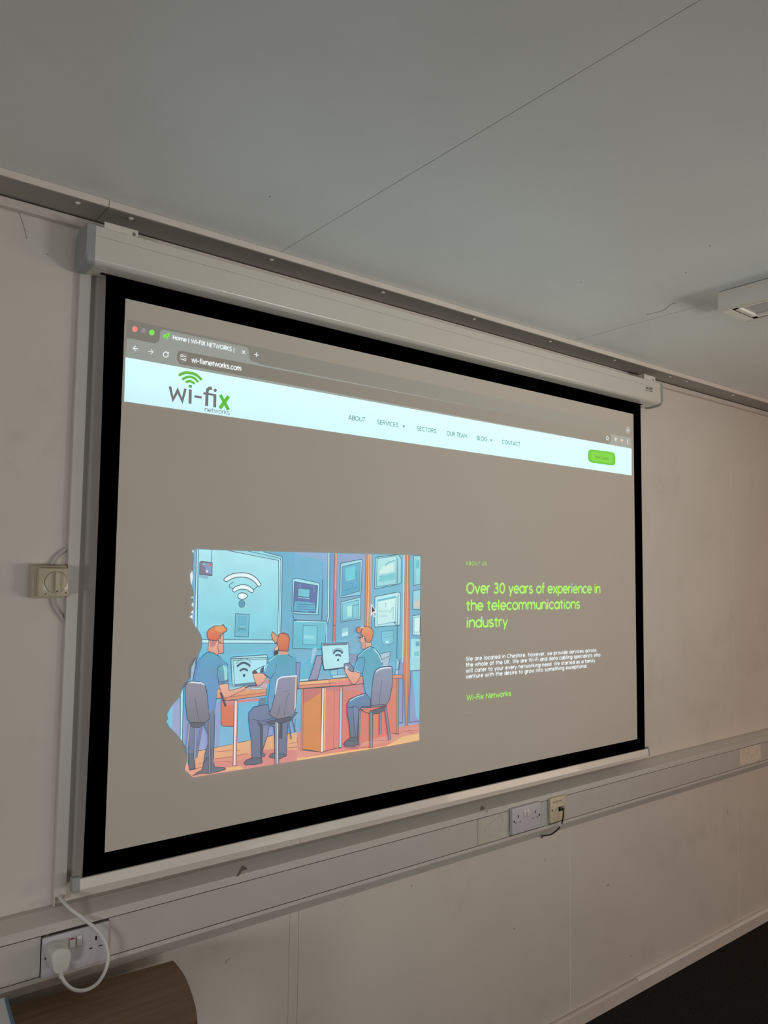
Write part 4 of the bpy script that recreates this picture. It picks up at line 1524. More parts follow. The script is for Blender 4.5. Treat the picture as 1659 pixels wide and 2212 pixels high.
S(B, [(562, 1075), (635, 1060), (635, 1160), (555, 1172)], (132, 202, 216)); S(B, [(560, 1130), (632, 1110), (630, 1160), (556, 1170)], (190, 228, 232))
S(B, [(970, 195), (1240, 162), (1258, 168), (1290, 210), (1288, 510), (1240, 530), (965, 585), (960, 560)], FR, (124, 198, 216), 0.9)
S(B, [(990, 210), (1228, 175), (1225, 525), (985, 556)], (168, 226, 224), (140, 210, 216), 0.7)
S(B, [(1060, 300), (1190, 270), (1195, 360), (1100, 390), (1010, 400)], (196, 234, 226)); S(B, [(1040, 420), (1220, 380), (1215, 470), (1000, 500)], (112, 196, 204))
Ln(B, [(1100, 305), (1110, 275), (1150, 250), (1210, 235)], 1.0, (84, 130, 140), True); Ln(B, [(1245, 200), (1240, 520)], 0.8)
Ln(B, [(1010, 430), (1080, 440)], 0.8, (90, 160, 170)); Ln(B, [(1000, 470), (1080, 455)], 0.6, (90, 160, 170))
S(B, [(965, 680), (1255, 622), (1280, 640), (1275, 1028), (1235, 1035), (960, 1056)], (172, 226, 234), (160, 220, 230), 0.9)
S(B, [(1000, 720), (1225, 672), (1215, 990), (995, 1030)], (198, 238, 234), (184, 232, 232), 0.5)
S(B, [(1000, 715), (1225, 670), (1222, 695), (1000, 742)], (96, 180, 196))
Ln(B, [(1250, 650), (1240, 1030)], 0.8)
for pts in ([(1010, 860), (1120, 855)], [(1130, 865), (1150, 870), (1180, 815), (1200, 815)], [(1085, 775), (1095, 755), (1100, 785), (1090, 820)], [(1035, 920), (1120, 918)], [(1190, 820), (1188, 960)]):
    Ln(B, pts, 0.7, (110, 150, 160), False)
S(B, [(1045, 1110), (1195, 1095), (1190, 1255), (1075, 1280), (1045, 1230)], (112, 188, 208), None, 0.5); S(B, [(1095, 1225), (1135, 1225), (1130, 1255), (1098, 1252)], (186, 230, 232))
for pts in ([(1060, 1150), (1180, 1130)], [(1060, 1190), (1190, 1165)]):
    Ln(B, pts, 0.6, (80, 150, 180))
Ln(B, [(1190, 990), (1240, 1040), (1235, 1500)], 1.2, (70, 100, 116)); Ln(B, [(1180, 995), (1230, 1000)], 0.8)
S(B, [(1440, 175), (1530, 175), (1525, 530), (1440, 540)], (140, 214, 222), (126, 204, 216), 0.8); Ln(B, [(1460, 210), (1456, 520)], 0.7)
S(B, [(1475, 230), (1510, 230), (1508, 330), (1472, 330)], (90, 180, 196))
S(B, [(1435, 610), (1526, 590), (1522, 840), (1430, 835)], (136, 208, 222), (150, 200, 206), 0.8); S(B, [(1455, 740), (1520, 720), (1518, 810), (1450, 812)], (204, 190, 186))
S(B, [(1432, 912), (1524, 905), (1520, 1155), (1430, 1150)], (166, 226, 234), (182, 232, 236), 0.8); S(B, [(1450, 935), (1520, 930), (1516, 1115), (1446, 1120)], (200, 238, 238), None, 0.5)
S(B, [(1410, 1200), (1520, 1205), (1515, 1560), (1405, 1550)], (150, 214, 224), (166, 222, 228)); S(B, [(1465, 1235), (1515, 1230), (1513, 1290), (1465, 1290)], (96, 160, 176)); S(B, [(1450, 1360), (1510, 1350), (1508, 1410), (1448, 1415)], (112, 190, 200))
# right floor strip, lower right panels
S(D, [(1258, 0), (1310, 0), (1305, 780), (1250, 790)], (122, 148, 190), (140, 150, 192))
S(D, [(1388, 90), (1520, 110), (1512, 760), (1380, 760)], (128, 152, 194), (136, 148, 190)); S(D, [(1430, 110), (1515, 112), (1508, 720), (1470, 680)], (114, 188, 214))
S(D, [(1400, -60), (1518, -60), (1516, 100), (1400, 108)], (148, 212, 222)); Ln(D, [(1400, 108), (1516, 100)])
Ln(D, [(1405, 100), (1385, 745), (1510, 725)]); Ln(D, [(1310, 200), (1305, 745), (1258, 750)]); 
S(D, [(1316, -60), (1392, -60), (1368, 840), (1338, 842)], (206, 128, 96), (204, 118, 100))
S(D, [(1348, -60), (1372, -60), (1356, 840), (1346, 840)], (226, 152, 108))
for x0, x1 in ((1318, 1338), (1346, 1348), (1370, 1358), (1390, 1368)):
    Ln(D, [(x0, -60), (x1, 845)], 0.7, (92, 78, 84))
# floor
FLO = (222, 172, 122)
PKF = (206, 128, 122)
S(C, [(440, 1098), (860, 1012), (1070, 968), (1300, 915), (1659, 855), (1659, 1215), (380, 1420), (355, 1405), (320, 1368), (278, 1335), (300, 1245), (318, 1100)], FLO, (222, 150, 124))
S(D, [(0, 855), (1250, 800), (1508, 760), (1510, 965), (0, 1215)], PKF, (214, 146, 128))
S(C, [(620, 1230), (860, 1190), (1100, 1130), (1250, 1080), (1400, 1070), (1659, 1090), (1659, 1215), (790, 1345), (640, 1280)], PKF, (210, 134, 126))
S(C, [(620, 1190), (900, 1150), (1060, 1120), (1100, 1165), (880, 1235), (640, 1235)], (214, 142, 118)); S(C, [(790, 1300), (960, 1280), (1000, 1320), (780, 1345)], (226, 176, 120))
S(D, [(0, 1185), (230, 1130), (640, 1090), (1100, 1040), (1300, 920), (1510, 880), (1510, 965), (0, 1215)], (228, 182, 124))
S(D, [(230, 1130), (600, 1075), (1050, 1000), (1230, 960), (1090, 1035), (640, 1092), (0, 1190)], (212, 130, 116))
for fn, pts in ((C, [(640, 1110), (830, 1090), (950, 1090)]), (C, [(640, 1195), (830, 1170), (1050, 1125)]), (C, [(640, 1225), (860, 1225)]), (C, [(430, 1250), (540, 1240)]), (C, [(350, 1320), (480, 1300)]),
                (C, [(1560, 1010), (1659, 985)]), (C, [(1540, 1060), (1659, 1045)]), (D, [(0, 930), (20, 1050), (60, 1095)]), (D, [(790, 840), (880, 835)]), (D, [(820, 890), (1010, 880), (1100, 870)]),
                (D, [(800, 970), (1100, 970), (1120, 960)]), (D, [(1370, 840), (1480, 850)]), (D, [(1258, 880), (1330, 855), (1450, 880)]), (D, [(790, 1050), (900, 1050)])):
    Ln(fn, pts, 0.7, (150, 86, 84), True)
Ln(C, [(440, 1095), (640, 1055), (860, 1010)], 0.9); Ln(C, [(930, 995), (1070, 965)], 0.9); Ln(C, [(1290, 918), (1360, 905)], 0.9); Ln(C, [(1530, 888), (1659, 858)], 0.9)
# left wall lower part between the legs
S(C, [(640, 520), (870, 520), (868, 1008), (640, 1052)], (104, 176, 206), (120, 176, 210)); S(C, [(660, 500), (720, 500), (700, 1040), (650, 1048)], (140, 152, 196))
S(C, [(925, 490), (1190, 470), (1180, 940), (925, 992)], (104, 178, 208), (110, 178, 208)); S(C, [(1240, 760), (1360, 770), (1358, 900), (1250, 920)], (132, 152, 196))
S(C, [(1530, 720), (1659, 380), (1659, 855), (1530, 885)], (104, 170, 204), (128, 160, 200)); Ln(C, [(1640, 700), (1632, 860)], 0.8)
# reception counter
S(D, [(10, 330), (820, 262), (820, 1000), (540, 1065), (330, 1110), (62, 1080)], (204, 120, 106), (208, 118, 106))
S(D, [(70, 330), (300, 316), (295, 1110), (62, 1085)], (208, 136, 82), (204, 128, 76), 0.8); S(D, [(75, 335), (298, 322), (300, 370), (78, 520)], (190, 112, 108))
S(D, [(350, 350), (520, 350), (520, 1050), (340, 1090)], (212, 124, 110)); S(D, [(350, 320), (520, 312), (520, 358), (352, 350)], (184, 118, 124))
S(D, [(565, 312), (820, 275), (820, 360), (720, 345), (565, 355)], (192, 128, 132)); Ln(D, [(460, 350), (450, 1065)], 0.6, (140, 80, 80)); 
S(D, [(310, 318), (332, 318), (318, 1112), (292, 1112)], (232, 232, 220), None, 0.7); S(D, [(334, 320), (354, 320), (344, 1085), (324, 1095)], (226, 166, 110))
S(D, [(530, 308), (560, 306), (548, 1058), (516, 1062)], (166, 204, 218), None, 0.9); S(D, [(536, 308), (556, 306), (556, 360), (534, 364)], (226, 150, 130))
S(D, [(1110, 210), (1250, 205), (1245, 885), (1150, 890), (780, 1000), (790, 640)], (210, 122, 106), (208, 118, 104)); Ln(D, [(1256, 208), (1250, 890), (1180, 880)]); Ln(D, [(1232, 210), (1228, 885)], 0.7)
S(D, [(70, 330), (50, 338), (40, 1085), (60, 1100), (68, 1090)], (226, 150, 126)); Ln(D, [(52, 338), (48, 1100)], 0.8); Ln(D, [(75, 335), (66, 1090)], 0.8)
S(D, [(-60, 340), (52, 335), (45, 860), (-60, 880)], (112, 178, 206), (120, 158, 200)); Ln(D, [(-20, 700), (-35, 860)], 0.7)
Ln(D, [(62, 1080), (110, 1080), (300, 1112), (420, 1080), (540, 1050)], 0.9)
S(D, [(-60, 250), (250, 225), (600, 190), (820, 170), (1308, 155), (1302, 195), (1110, 208), (830, 262), (620, 285), (400, 298), (-60, 335)], (222, 158, 110), (206, 124, 112), 0.9)
S(D, [(-60, 255), (380, 225), (400, 250), (-60, 290)], (232, 178, 126)); Ln(D, [(-60, 292), (390, 262), (830, 225)], 0.8, (130, 76, 80)); Ln(D, [(390, 215), (410, 295)], 0.6, (130, 76, 80))
S(D, [(500, 235), (830, 215), (830, 255), (620, 280), (420, 292)], (214, 128, 124))
Ln(D, [(-60, 335), (300, 312), (620, 288), (830, 262)], 1.2, OL)
# stuff on the counter
S(D, [(140, 225), (250, 215), (300, 20), (330, -80), (240, -80), (200, 60)], (142, 146, 176), (138, 140, 168), 1.1)
S(D, [(40, 80), (180, -60), (210, -60), (140, 220), (30, 225)], (96, 174, 200)); S(D, [(-60, 0), (40, 5), (20, 320), (-60, 330)], (124, 140, 180), None, 0.8)
Ln(D, [(30, 222), (135, 215)], 1.4, (190, 226, 232)); S(B, [(190, 1320), (245, 1318), (190, 1500), (165, 1500)], (150, 190, 214))
S(D, [(1212, 95), (1255, 90), (1250, 155), (1208, 158)], (160, 190, 206), None, 0.9); S(D, [(1225, -60), (1262, 0), (1240, 95), (1222, 95)], (150, 190, 206), None, 0.6); Ln(D, [(1275, -40), (1258, 90)], 0.9)
S(B, [(1020, 1385), (1150, 1355), (1130, 1500), (1060, 1500)], (166, 196, 214), None, 0.8); S(D, [(1040, -30), (1148, -80), (1125, 60), (1052, 60)], (158, 186, 206), None, 0.7)
S(B, [(650, 1380), (760, 1385), (720, 1500), (640, 1500)], (126, 140, 170))
# monitor right
S(B, [(300, 1255), (625, 1245), (635, 1260), (645, 1500), (650, 1510), (312, 1530)], (168, 218, 230), None, 1.0)
S(B, [(315, 1285), (620, 1268), (635, 1500), (330, 1530)], (168, 224, 234), (176, 228, 236)); S(B, [(310, 1262), (618, 1252), (620, 1275), (312, 1285)], (100, 104, 122))
S(D, [(300, -60), (645, -60), (575, 70), (330, 98)], (170, 224, 232)); Ln(D, [(300, -60), (332, 98), (575, 68)], 1.8); S(D, [(400, 100), (500, 92), (490, 165), (420, 185)], (124, 190, 210), None, 0.7)
Ln(B, [(300, 1257), (322, 1530)], 1.0)
for pts, w in (([(430, 1362), (465, 1330), (505, 1315), (550, 1330), (568, 1355)], 0.7), ([(445, 1385), (470, 1352), (505, 1342), (540, 1355), (560, 1382)], 3.0), ([(472, 1412), (488, 1398), (505, 1395), (525, 1402), (540, 1418)], 2.8)):
    Ln(B, pts, w, (62, 84, 104), True)
im.ellipse(*B(504, 1460), 2.2, 2.9, (62, 84, 104))
S(D, [(430, 165), (600, 150), (600, 185), (440, 200)], (168, 206, 216), None, 0.6)
# table at left
S(C, [(660, 330), (860, 330), (1275, 315), (1280, 410), (780, 475), (740, 440), (660, 450)], (228, 168, 116), (212, 132, 100), 0.9)
Ln(C, [(830, 430), (1275, 372)], 0.7, (130, 76, 80)); S(C, [(830, 330), (1000, 300), (1290, 262), (1285, 318), (1100, 338)], (190, 170, 176))
S(C, [(720, 470), (880, 472), (880, 795), (740, 790), (718, 760)], (208, 116, 86), (206, 110, 82), 0.8); S(C, [(880, 472), (1190, 445), (1190, 478), (930, 500), (880, 530), (730, 520), (725, 475)], (198, 128, 130))
S(C, [(880, 475), (925, 470), (905, 1275), (866, 1275)], (226, 170, 160), (222, 180, 176), 0.9); S(C, [(892, 475), (906, 474), (888, 1275), (874, 1275)], (236, 224, 218))
S(C, [(820, 320), (1010, 300), (1020, 330), (830, 345)], (150, 200, 214)); S(C, [(1060, 318), (1180, 308), (1280, 318), (1180, 340), (1100, 340)], (176, 206, 216), None, 0.6)
S(C, [(1200, 445), (1270, 435), (1270, 560), (1195, 540)], (110, 118, 140)); Ln(C, [(1190, 470), (1185, 540)], 0.8)
# left monitor
S(A, [(838, 1440), (855, 1425), (1280, 1395), (1292, 1410), (1290, 1560), (840, 1560)], (168, 216, 228), None, 1.0)
S(A, [(862, 1445), (1275, 1412), (1290, 1500), (862, 1500)], (158, 218, 230))
S(C, [(840, -40), (1290, -60), (1290, 240), (880, 300), (855, 290)], (158, 218, 230), None, 1.0); S(C, [(866, -20), (1282, -40), (1280, 235), (885, 272)], (162, 222, 232), None, 0.7)
S(C, [(870, 272), (1150, 245), (1180, 262), (1180, 285), (890, 298)], (92, 122, 150))
for pts, w in (([(905, 20), (950, -30), (1005, -46), (1050, -36), (1090, 5)], 0.7), ([(915, 55), (955, 20), (1000, 8), (1045, 22), (1078, 50)], 3.2), ([(950, 110), (975, 90), (1005, 85), (1030, 92), (1045, 108)], 3.0)):
    Ln(C, pts, w, (62, 84, 104), True)
im.ellipse(*C(1002, 163), 2.8, 3.6, (62, 84, 104))

# man at the left
SK = (230, 178, 150)
SK2 = (214, 146, 126)
HR = (208, 112, 76)
JN = (104, 120, 150)
SH = (84, 158, 182)
DKc = (96, 104, 118)
S(C, [(320, 760), (400, 760), (410, 1140), (390, 1200), (400, 1320), (330, 1330), (312, 1240)], (112, 124, 162), (100, 108, 130), 0.9)
S(C, [(312, 1140), (370, 1130), (395, 1160), (390, 1310), (325, 1325)], DKc, None, 0.8)
S(C, [(500, 740), (560, 650), (640, 640), (635, 900), (625, 1180), (560, 1210), (500, 1250), (520, 1120), (560, 1000), (555, 880), (515, 800)], JN, (98, 108, 132), 0.9)
S(C, [(500, 1250), (540, 1180), (610, 1200), (640, 1290), (760, 1300), (770, 1320), (700, 1345), (590, 1370), (480, 1370), (370, 1400), (420, 1360), (480, 1330)], (98, 104, 118), (104, 106, 116), 0.9)
S(C, [(430, -20), (385, 140), (370, 240), (540, 330), (560, 560), (575, 650), (640, 570), (680, 300), (690, 150), (790, 0), (640, -60)], (88, 148, 190), (104, 140, 190))
Ln(C, [(540, 330), (560, 560), (575, 650), (640, 570), (680, 300)])
S(A, [(545, 1365), (600, 1362), (680, 1405), (740, 1460), (800, 1520), (800, 1560), (415, 1560), (440, 1480), (500, 1400)], SH, (86, 150, 186))
Ln(A, [(425, 1520), (440, 1480), (500, 1400), (545, 1365), (600, 1362), (680, 1405), (740, 1460), (800, 1520)])
S(C, [(425, 0), (460, -60), (700, -60), (770, -10), (800, 80), (690, 260), (640, 560), (560, 560), (540, 300), (400, 230)], (88, 152, 186), (98, 138, 190))
S(C, [(425, 20), (450, -60), (480, -60), (430, 100), (400, 230), (372, 225), (385, 130)], (94, 130, 184)); Ln(C, [(420, 0), (385, 130), (370, 225)], 1.0)
S(C, [(680, 60), (740, 30), (790, 110), (805, 240), (690, 275), (670, 130)], (88, 164, 178), (98, 138, 180), 0.9, False)
S(C, [(735, 30), (790, 60), (798, 215), (760, 225), (755, 110)], (146, 214, 214)); Ln(C, [(690, 240), (770, 235), (800, 215)], 0.8)
Ln(C, [(400, -60), (352, 60), (345, 215)], 1.2); S(C, [(352, 60), (405, -40), (385, 90), (360, 225), (342, 220)], (160, 176, 190))
S(A, [(565, 1215), (680, 1210), (740, 1370), (690, 1380), (672, 1405), (620, 1370), (556, 1350)], SK, SK2, 0.8)
S(A, [(690, 1190), (748, 1130), (750, 1375), (690, 1382), (676, 1300)], (228, 172, 142), (216, 140, 120), 0.8)
S(A, [(570, 1215), (672, 1218), (640, 1290), (590, 1310)], (186, 122, 118))
S(A, [(545, 1180), (542, 1120), (575, 1075), (640, 1040), (715, 1040), (745, 1022), (760, 1050), (788, 1070), (785, 1105), (740, 1130), (715, 1140), (700, 1195), (690, 1215), (640, 1220), (570, 1212)], (218, 130, 82), (206, 100, 78), 1.0)
S(A, [(640, 1050), (720, 1035), (770, 1075), (770, 1095), (700, 1120), (650, 1090)], (222, 148, 88)); Ln(A, [(690, 1220), (705, 1255), (745, 1258)], 0.8); S(A, [(680, 1195), (715, 1190), (712, 1245), (690, 1230)], (226, 160, 128), None, 0.6)
S(C, [(690, 275), (805, 262), (815, 350), (940, 320), (1000, 290), (1020, 312), (1000, 345), (930, 372), (840, 420), (775, 445), (745, 425), (710, 350)], SK, SK2, 0.8)
Ln(C, [(710, 370), (745, 470), (775, 545)], 3.2, (82, 72, 84)); Ln(C, [(1020, 318), (1060, 295), (1180, 290)], 1.6, (62, 64, 76))
# chair of the man at the left
S(C, [(272, 300), (310, 248), (350, 232), (480, 245), (520, 290), (545, 400), (575, 700), (520, 745), (330, 740), (300, 700), (278, 500)], (132, 132, 146), (112, 112, 122), 1.0)
S(C, [(300, 262), (350, 236), (480, 248), (520, 285), (500, 282), (470, 265), (350, 255)], (206, 222, 232)); Ln(C, [(395, 440), (425, 620), (440, 720)], 0.8, (84, 84, 96)); S(C, [(330, 745), (520, 742), (470, 800), (400, 815), (350, 790)], (88, 90, 100), None, 0.8)
S(C, [(535, 480), (575, 660), (640, 650), (640, 560), (580, 640)], (110, 116, 140))
for x0, y0, x1, y1, c_ in ((325, 760, 300, 1050, (160, 160, 172)), (405, 810, 392, 1200, (150, 154, 176)), (470, 800, 410, 1180, (120, 124, 150)), (570, 740, 575, 1380, (128, 130, 142)), (605, 1050, 612, 1370, (110, 112, 126))):
    Ln(C, [(x0, y0), (x1, y1)], 3.4, (84, 88, 100)); Ln(C, [(x0, y0), (x1, y1)], 2.2, c_)
# man in the middle
S(C, [(1060, 620), (1120, 550), (1280, 520), (1400, 640), (1660, 620), (1540, 760), (1520, 1160), (1380, 1170), (1370, 800), (1310, 780), (1290, 900), (1230, 1080), (1215, 1200), (1100, 1180), (1085, 950), (1055, 700)], (108, 122, 156), (100, 108, 132), 1.0)
S(C, [(1230, 770), (1310, 775), (1290, 900), (1230, 1060)], (120, 128, 158), None, 0.7); S(C, [(1150, 730), (1230, 760), (1225, 1160), (1200, 1160), (1195, 800)], (74, 82, 96))
Ln(C, [(1110, 700), (1200, 730), (1360, 690)], 0.9); S(C, [(1060, 1000), (1100, 1180)], LN) if False else None
S(C, [(1000, 1250), (1030, 1205), (1110, 1180), (1215, 1180), (1225, 1240), (1150, 1258), (1020, 1268)], (96, 100, 112), None, 1.0)
S(C, [(1215, 1110), (1265, 1135), (1250, 1165), (1215, 1160)], (100, 104, 116), None, 0.7); S(C, [(1310, 1165), (1330, 1130), (1375, 1120), (1510, 1140), (1480, 1175), (1430, 1195), (1340, 1180)], (98, 102, 114), None, 0.9)
S(C, [(1440, 760), (1475, 740), (1470, 940), (1430, 940)], (74, 78, 88))
S(A, [(1310, 1460), (1400, 1390), (1530, 1385), (1600, 1430), (1640, 1500), (1640, 1560), (1290, 1560)], SH, (84, 154, 178))
Ln(A, [(1300, 1520), (1310, 1460), (1400, 1390), (1530, 1385), (1600, 1430), (1640, 1500), (1640, 1560)])
S(C, [(1290, -60), (1640, -60), (1650, 0), (1640, 170), (1430, 190), (1390, 260), (1350, 640), (1310, 600), (1290, 480), (1325, 200), (1240, 150), (1280, 20)], (82, 156, 180), (98, 152, 196))
Ln(C, [(1640, 0), (1640, 170)]); Ln(C, [(1325, 200), (1290, 480), (1310, 600), (1350, 640)]); Ln(C, [(1400, 20), (1390, 90), (1330, 200)])
S(C, [(1240, 140), (1290, 0), (1360, -60), (1395, 60), (1380, 130), (1330, 200)], (84, 160, 184), (92, 148, 188))
Ln(C, [(1295, 0), (1240, 140), (1330, 200), (1380, 130)])
Ln(A, [(1310, 1475), (1400, 1395), (1480, 1385)], 1.2, (160, 220, 228)); Ln(C, [(1290, 20), (1255, 120)], 0.9, (150, 214, 226))
S(C, [(1100, 120), (1130, 95), (1160, 130), (1240, 140), (1280, 185), (1215, 280), (1160, 295), (1130, 230)], SK, SK2, 0.9)
S(C, [(1240, 235), (1300, 190), (1310, 262), (1250, 262)], (206, 132, 130)); S(C, [(1095, 120), (1120, 98), (1160, 112), (1165, 140), (1110, 145)], (84, 78, 84)); Ln(C, [(1120, 108), (1210, 60), (1260, 40)], 1.0); S(C, [(1205, 80), (1245, 50), (1240, 130), (1195, 130)], (70, 76, 90))
S(A, [(1425, 1350), (1545, 1355), (1545, 1390), (1425, 1395)], (216, 150, 130)); S(A, [(1370, 1345), (1425, 1335), (1420, 1390), (1370, 1412)], (70, 62, 66))
S(A, [(1400, 1280), (1425, 1265), (1430, 1330), (1370, 1350), (1380, 1310)], SK, None, 0.7)
S(A, [(1425, 1170), (1440, 1130), (1500, 1125), (1545, 1150), (1560, 1200), (1550, 1300), (1540, 1352), (1430, 1345), (1410, 1270), (1400, 1220)], (216, 124, 84), (200, 98, 74), 1.0)
S(A, [(1335, 1150), (1350, 1110), (1385, 1145), (1425, 1170), (1405, 1230), (1395, 1260), (1350, 1210)], (222, 160, 112), (208, 132, 92), 1.0); Ln(A, [(1465, 1130), (1515, 1150), (1560, 1195)], 0.8, (120, 62, 56))
# chair of the man in the middle
S(C, [(1400, 220), (1420, 190), (1460, 178), (1650, 165), (1655, 300), (1630, 600), (1600, 680), (1440, 710), (1370, 690), (1310, 640), (1340, 560), (1380, 400)], (134, 136, 162), (120, 120, 134), 1.0)
S(C, [(1415, 195), (1460, 175), (1652, 160), (1652, 175), (1460, 192), (1420, 215), (1385, 400), (1378, 395), (1400, 220)], (216, 230, 236)); S(C, [(1634, 180), (1650, 175), (1635, 560), (1618, 600)], (232, 190, 166))
Ln(C, [(1440, 540), (1420, 640), (1370, 690)], 0.8, (84, 84, 96)); Ln(C, [(1550, 380), (1510, 500), (1495, 660)], 0.8, (84, 84, 96)); Ln(C, [(1480, 365), (1550, 350)], 0.6, (84, 84, 96))
S(C, [(1250, 735), (1380, 712), (1580, 665), (1580, 705), (1500, 745), (1330, 765)], (84, 86, 96), None, 0.9)
for x0, y0, x1, y1, w, c_ in ((1400, 740, 1405, 1255, 7.0, (140, 150, 164)), (1550, 740, 1580, 950, 2.4, (110, 116, 140)), (1590, 700, 1632, 860, 1.4, (96, 100, 120))):
    Ln(C, [(x0, y0), (x1, y1)], w, (84, 88, 100)); Ln(C, [(x0 - 6, y0), (x1 - 6, y1)], w * 0.55, c_)
Ln(C, [(1412, 750), (1414, 1250)], 1.3, (220, 222, 220))
# man at the right
S(B, [(725, 1500), (740, 1410), (820, 1335), (900, 1290), (940, 1310), (1000, 1370), (1045, 1500)], SH, (84, 158, 180), 1.0)
S(D, [(830, -60), (1030, -60), (1045, 30), (960, 90), (930, 200), (905, 460), (850, 420), (820, 300), (800, 150)], (84, 158, 176), (100, 160, 200))
Ln(D, [(800, 140), (820, 300), (850, 420), (905, 460)]); Ln(D, [(1030, -60), (1045, 30)])
S(D, [(690, 110), (740, -50), (820, -60), (830, 0), (800, 140)], (84, 160, 184), (90, 154, 196), 0.9); Ln(D, [(730, 0), (700, 100), (770, 125)], 0.9, (150, 214, 226)); Ln(B, [(745, 1420), (820, 1345), (900, 1300)], 1.0, (160, 220, 228)); Ln(B, [(940, 1320), (1000, 1390), (1040, 1490)], 1.6, (186, 224, 226))
S(B, [(835, 1225), (905, 1240), (915, 1285), (850, 1310), (830, 1330)], SK, SK2, 0.7)
S(B, [(775, 1150), (830, 1180), (835, 1310), (805, 1335), (790, 1310), (795, 1250), (765, 1235), (775, 1200)], SK, (214, 142, 122), 0.8)
S(B, [(785, 1100), (810, 1060), (855, 1045), (905, 1062), (932, 1110), (930, 1170), (905, 1225), (880, 1245), (845, 1235), (828, 1180), (785, 1145)], (224, 148, 92), (206, 112, 84), 1.0)
S(B, [(722, 1080), (745, 1055), (795, 1058), (785, 1100), (770, 1130), (750, 1130), (730, 1110)], (208, 120, 92), None, 1.0); S(B, [(760, 1060), (800, 1048), (830, 1055), (790, 1075)], (226, 180, 140)); Ln(B, [(750, 1190), (795, 1175), (830, 1170)], 1.5, (52, 52, 60)); S(B, [(805, 1170), (826, 1165), (825, 1205), (800, 1195)], (236, 206, 190), None, 0.6)
S(D, [(570, 80), (600, 20), (650, 20), (700, 110), (775, 135), (770, 190), (740, 235), (705, 272), (665, 262), (640, 220), (600, 150)], SK, SK2, 0.9)
S(D, [(572, 20), (640, 5), (690, 70), (690, 120), (650, 110), (620, 80), (575, 85)], (120, 128, 150), None, 1.0); S(D, [(580, 60), (605, 42), (630, 70), (600, 88)], (190, 214, 226))
S(D, [(610, 520), (640, 460), (700, 430), (840, 380), (900, 460), (900, 560), (780, 560), (755, 600), (745, 850), (735, 930), (650, 930), (640, 780), (610, 620)], (92, 130, 166), (100, 108, 128), 1.0)
S(D, [(680, 540), (750, 560), (735, 930), (715, 930), (690, 700)], (112, 130, 170), (104, 110, 132), 0.8); Ln(D, [(640, 480), (720, 430), (820, 400)], 1.4, (160, 214, 230)); Ln(D, [(610, 560), (690, 560)], 0.8)
S(D, [(568, 1010), (600, 970), (660, 930), (735, 930), (748, 1010), (700, 1035), (590, 1035)], (96, 100, 112), None, 1.0); S(D, [(560, 1040), (740, 1040), (750, 1070), (600, 1065)], (160, 110, 110)); Ln(D, [(630, 965), (720, 975)], 0.8)
# chair of the man at the right
S(D, [(950, 110), (1000, 72), (1080, 52), (1155, 52), (1172, 80), (1165, 300), (1130, 470), (1090, 530), (1000, 550), (905, 555), (905, 420), (930, 200)], (132, 144, 170), (118, 124, 144), 1.1)
S(D, [(975, 100), (1020, 72), (1090, 60), (1155, 60), (1155, 74), (1080, 76), (1010, 95), (965, 130)], (222, 226, 232)); Ln(D, [(1040, 220), (1015, 400), (1005, 540)], 0.8, (84, 84, 96)); Ln(D, [(780, 545), (900, 540), (1000, 520), (1080, 520)], 0.9)
S(D, [(760, 575), (905, 600), (1000, 570), (1095, 540), (1080, 590), (1000, 630), (900, 640), (800, 600)], (90, 94, 104), None, 0.9); S(D, [(800, 585), (890, 590), (880, 625), (820, 605)], (206, 124, 92))
for x0, y0, x1, y1, w, c_ in ((765, 600, 765, 1040, 5.0, (118, 124, 146)), (905, 620, 908, 1062, 5.0, (124, 140, 158)), (1025, 620, 1022, 890, 4.2, (130, 140, 156)), (1085, 565, 1138, 960, 4.6, (120, 128, 148))):
    Ln(D, [(x0, y0), (x1, y1)], w, (84, 88, 100)); Ln(D, [(x0, y0), (x1, y1)], w * 0.62, c_)
Ln(D, [(785, 620), (775, 1050)], 1.6, (210, 132, 100)); Ln(D, [(925, 640), (922, 960)], 1.0, (84, 88, 100))
im.build('office_drawing', M_BEAM_N, cloth)

cu = Beam()
cu.poly(mp(B, [(905, 765), (975, 865), (948, 873), (972, 915), (940, 932), (925, 885), (903, 918)]), (232, 232, 238))
cu.poly(mp(B, [(914, 792), (958, 858), (930, 862), (914, 885)]), (84, 76, 74))
cu.poly(mp(B, [(940, 880), (950, 876), (964, 908), (948, 918), (936, 888)]), (150, 146, 150))
cu.build('mouse_pointer', M_BEAM_S, cloth)

# maker's lettering on the case
cl_ = crop_px(1340, 780, 11.85)


def case_text(name, txt, quad, w):
    bm_ = Beam()
    P = [at(*cl_(x, y), CFY) for x, y in quad]
    bm_._pt = lambda x, y: (x, y)
    text_px(bm_, txt, [(p.x, p.z) for p in P], w, (20, 20, 20), k=0)
    me = bpy.data.meshes.new(name)
    me.from_pydata([(v[0] - scr.location.x, CFY - 0.0004 - scr.location.y, v[2] - scr.location.z) for v in bm_.v], [], bm_.f)
    me.materials.append(M_INK)
    o_ = bpy.data.objects.new(name, me)
    COL.objects.link(o_)
    o_.parent = scr
    return o_


case_text('maker_lettering', 'DA-LITE', [(654, 706), (656, 655), (822, 747), (826, 694)], 0.26)
case_text('small_lettering', 'Screen Company', [(652, 752), (653, 732), (820, 793), (822, 768)], 0.2)


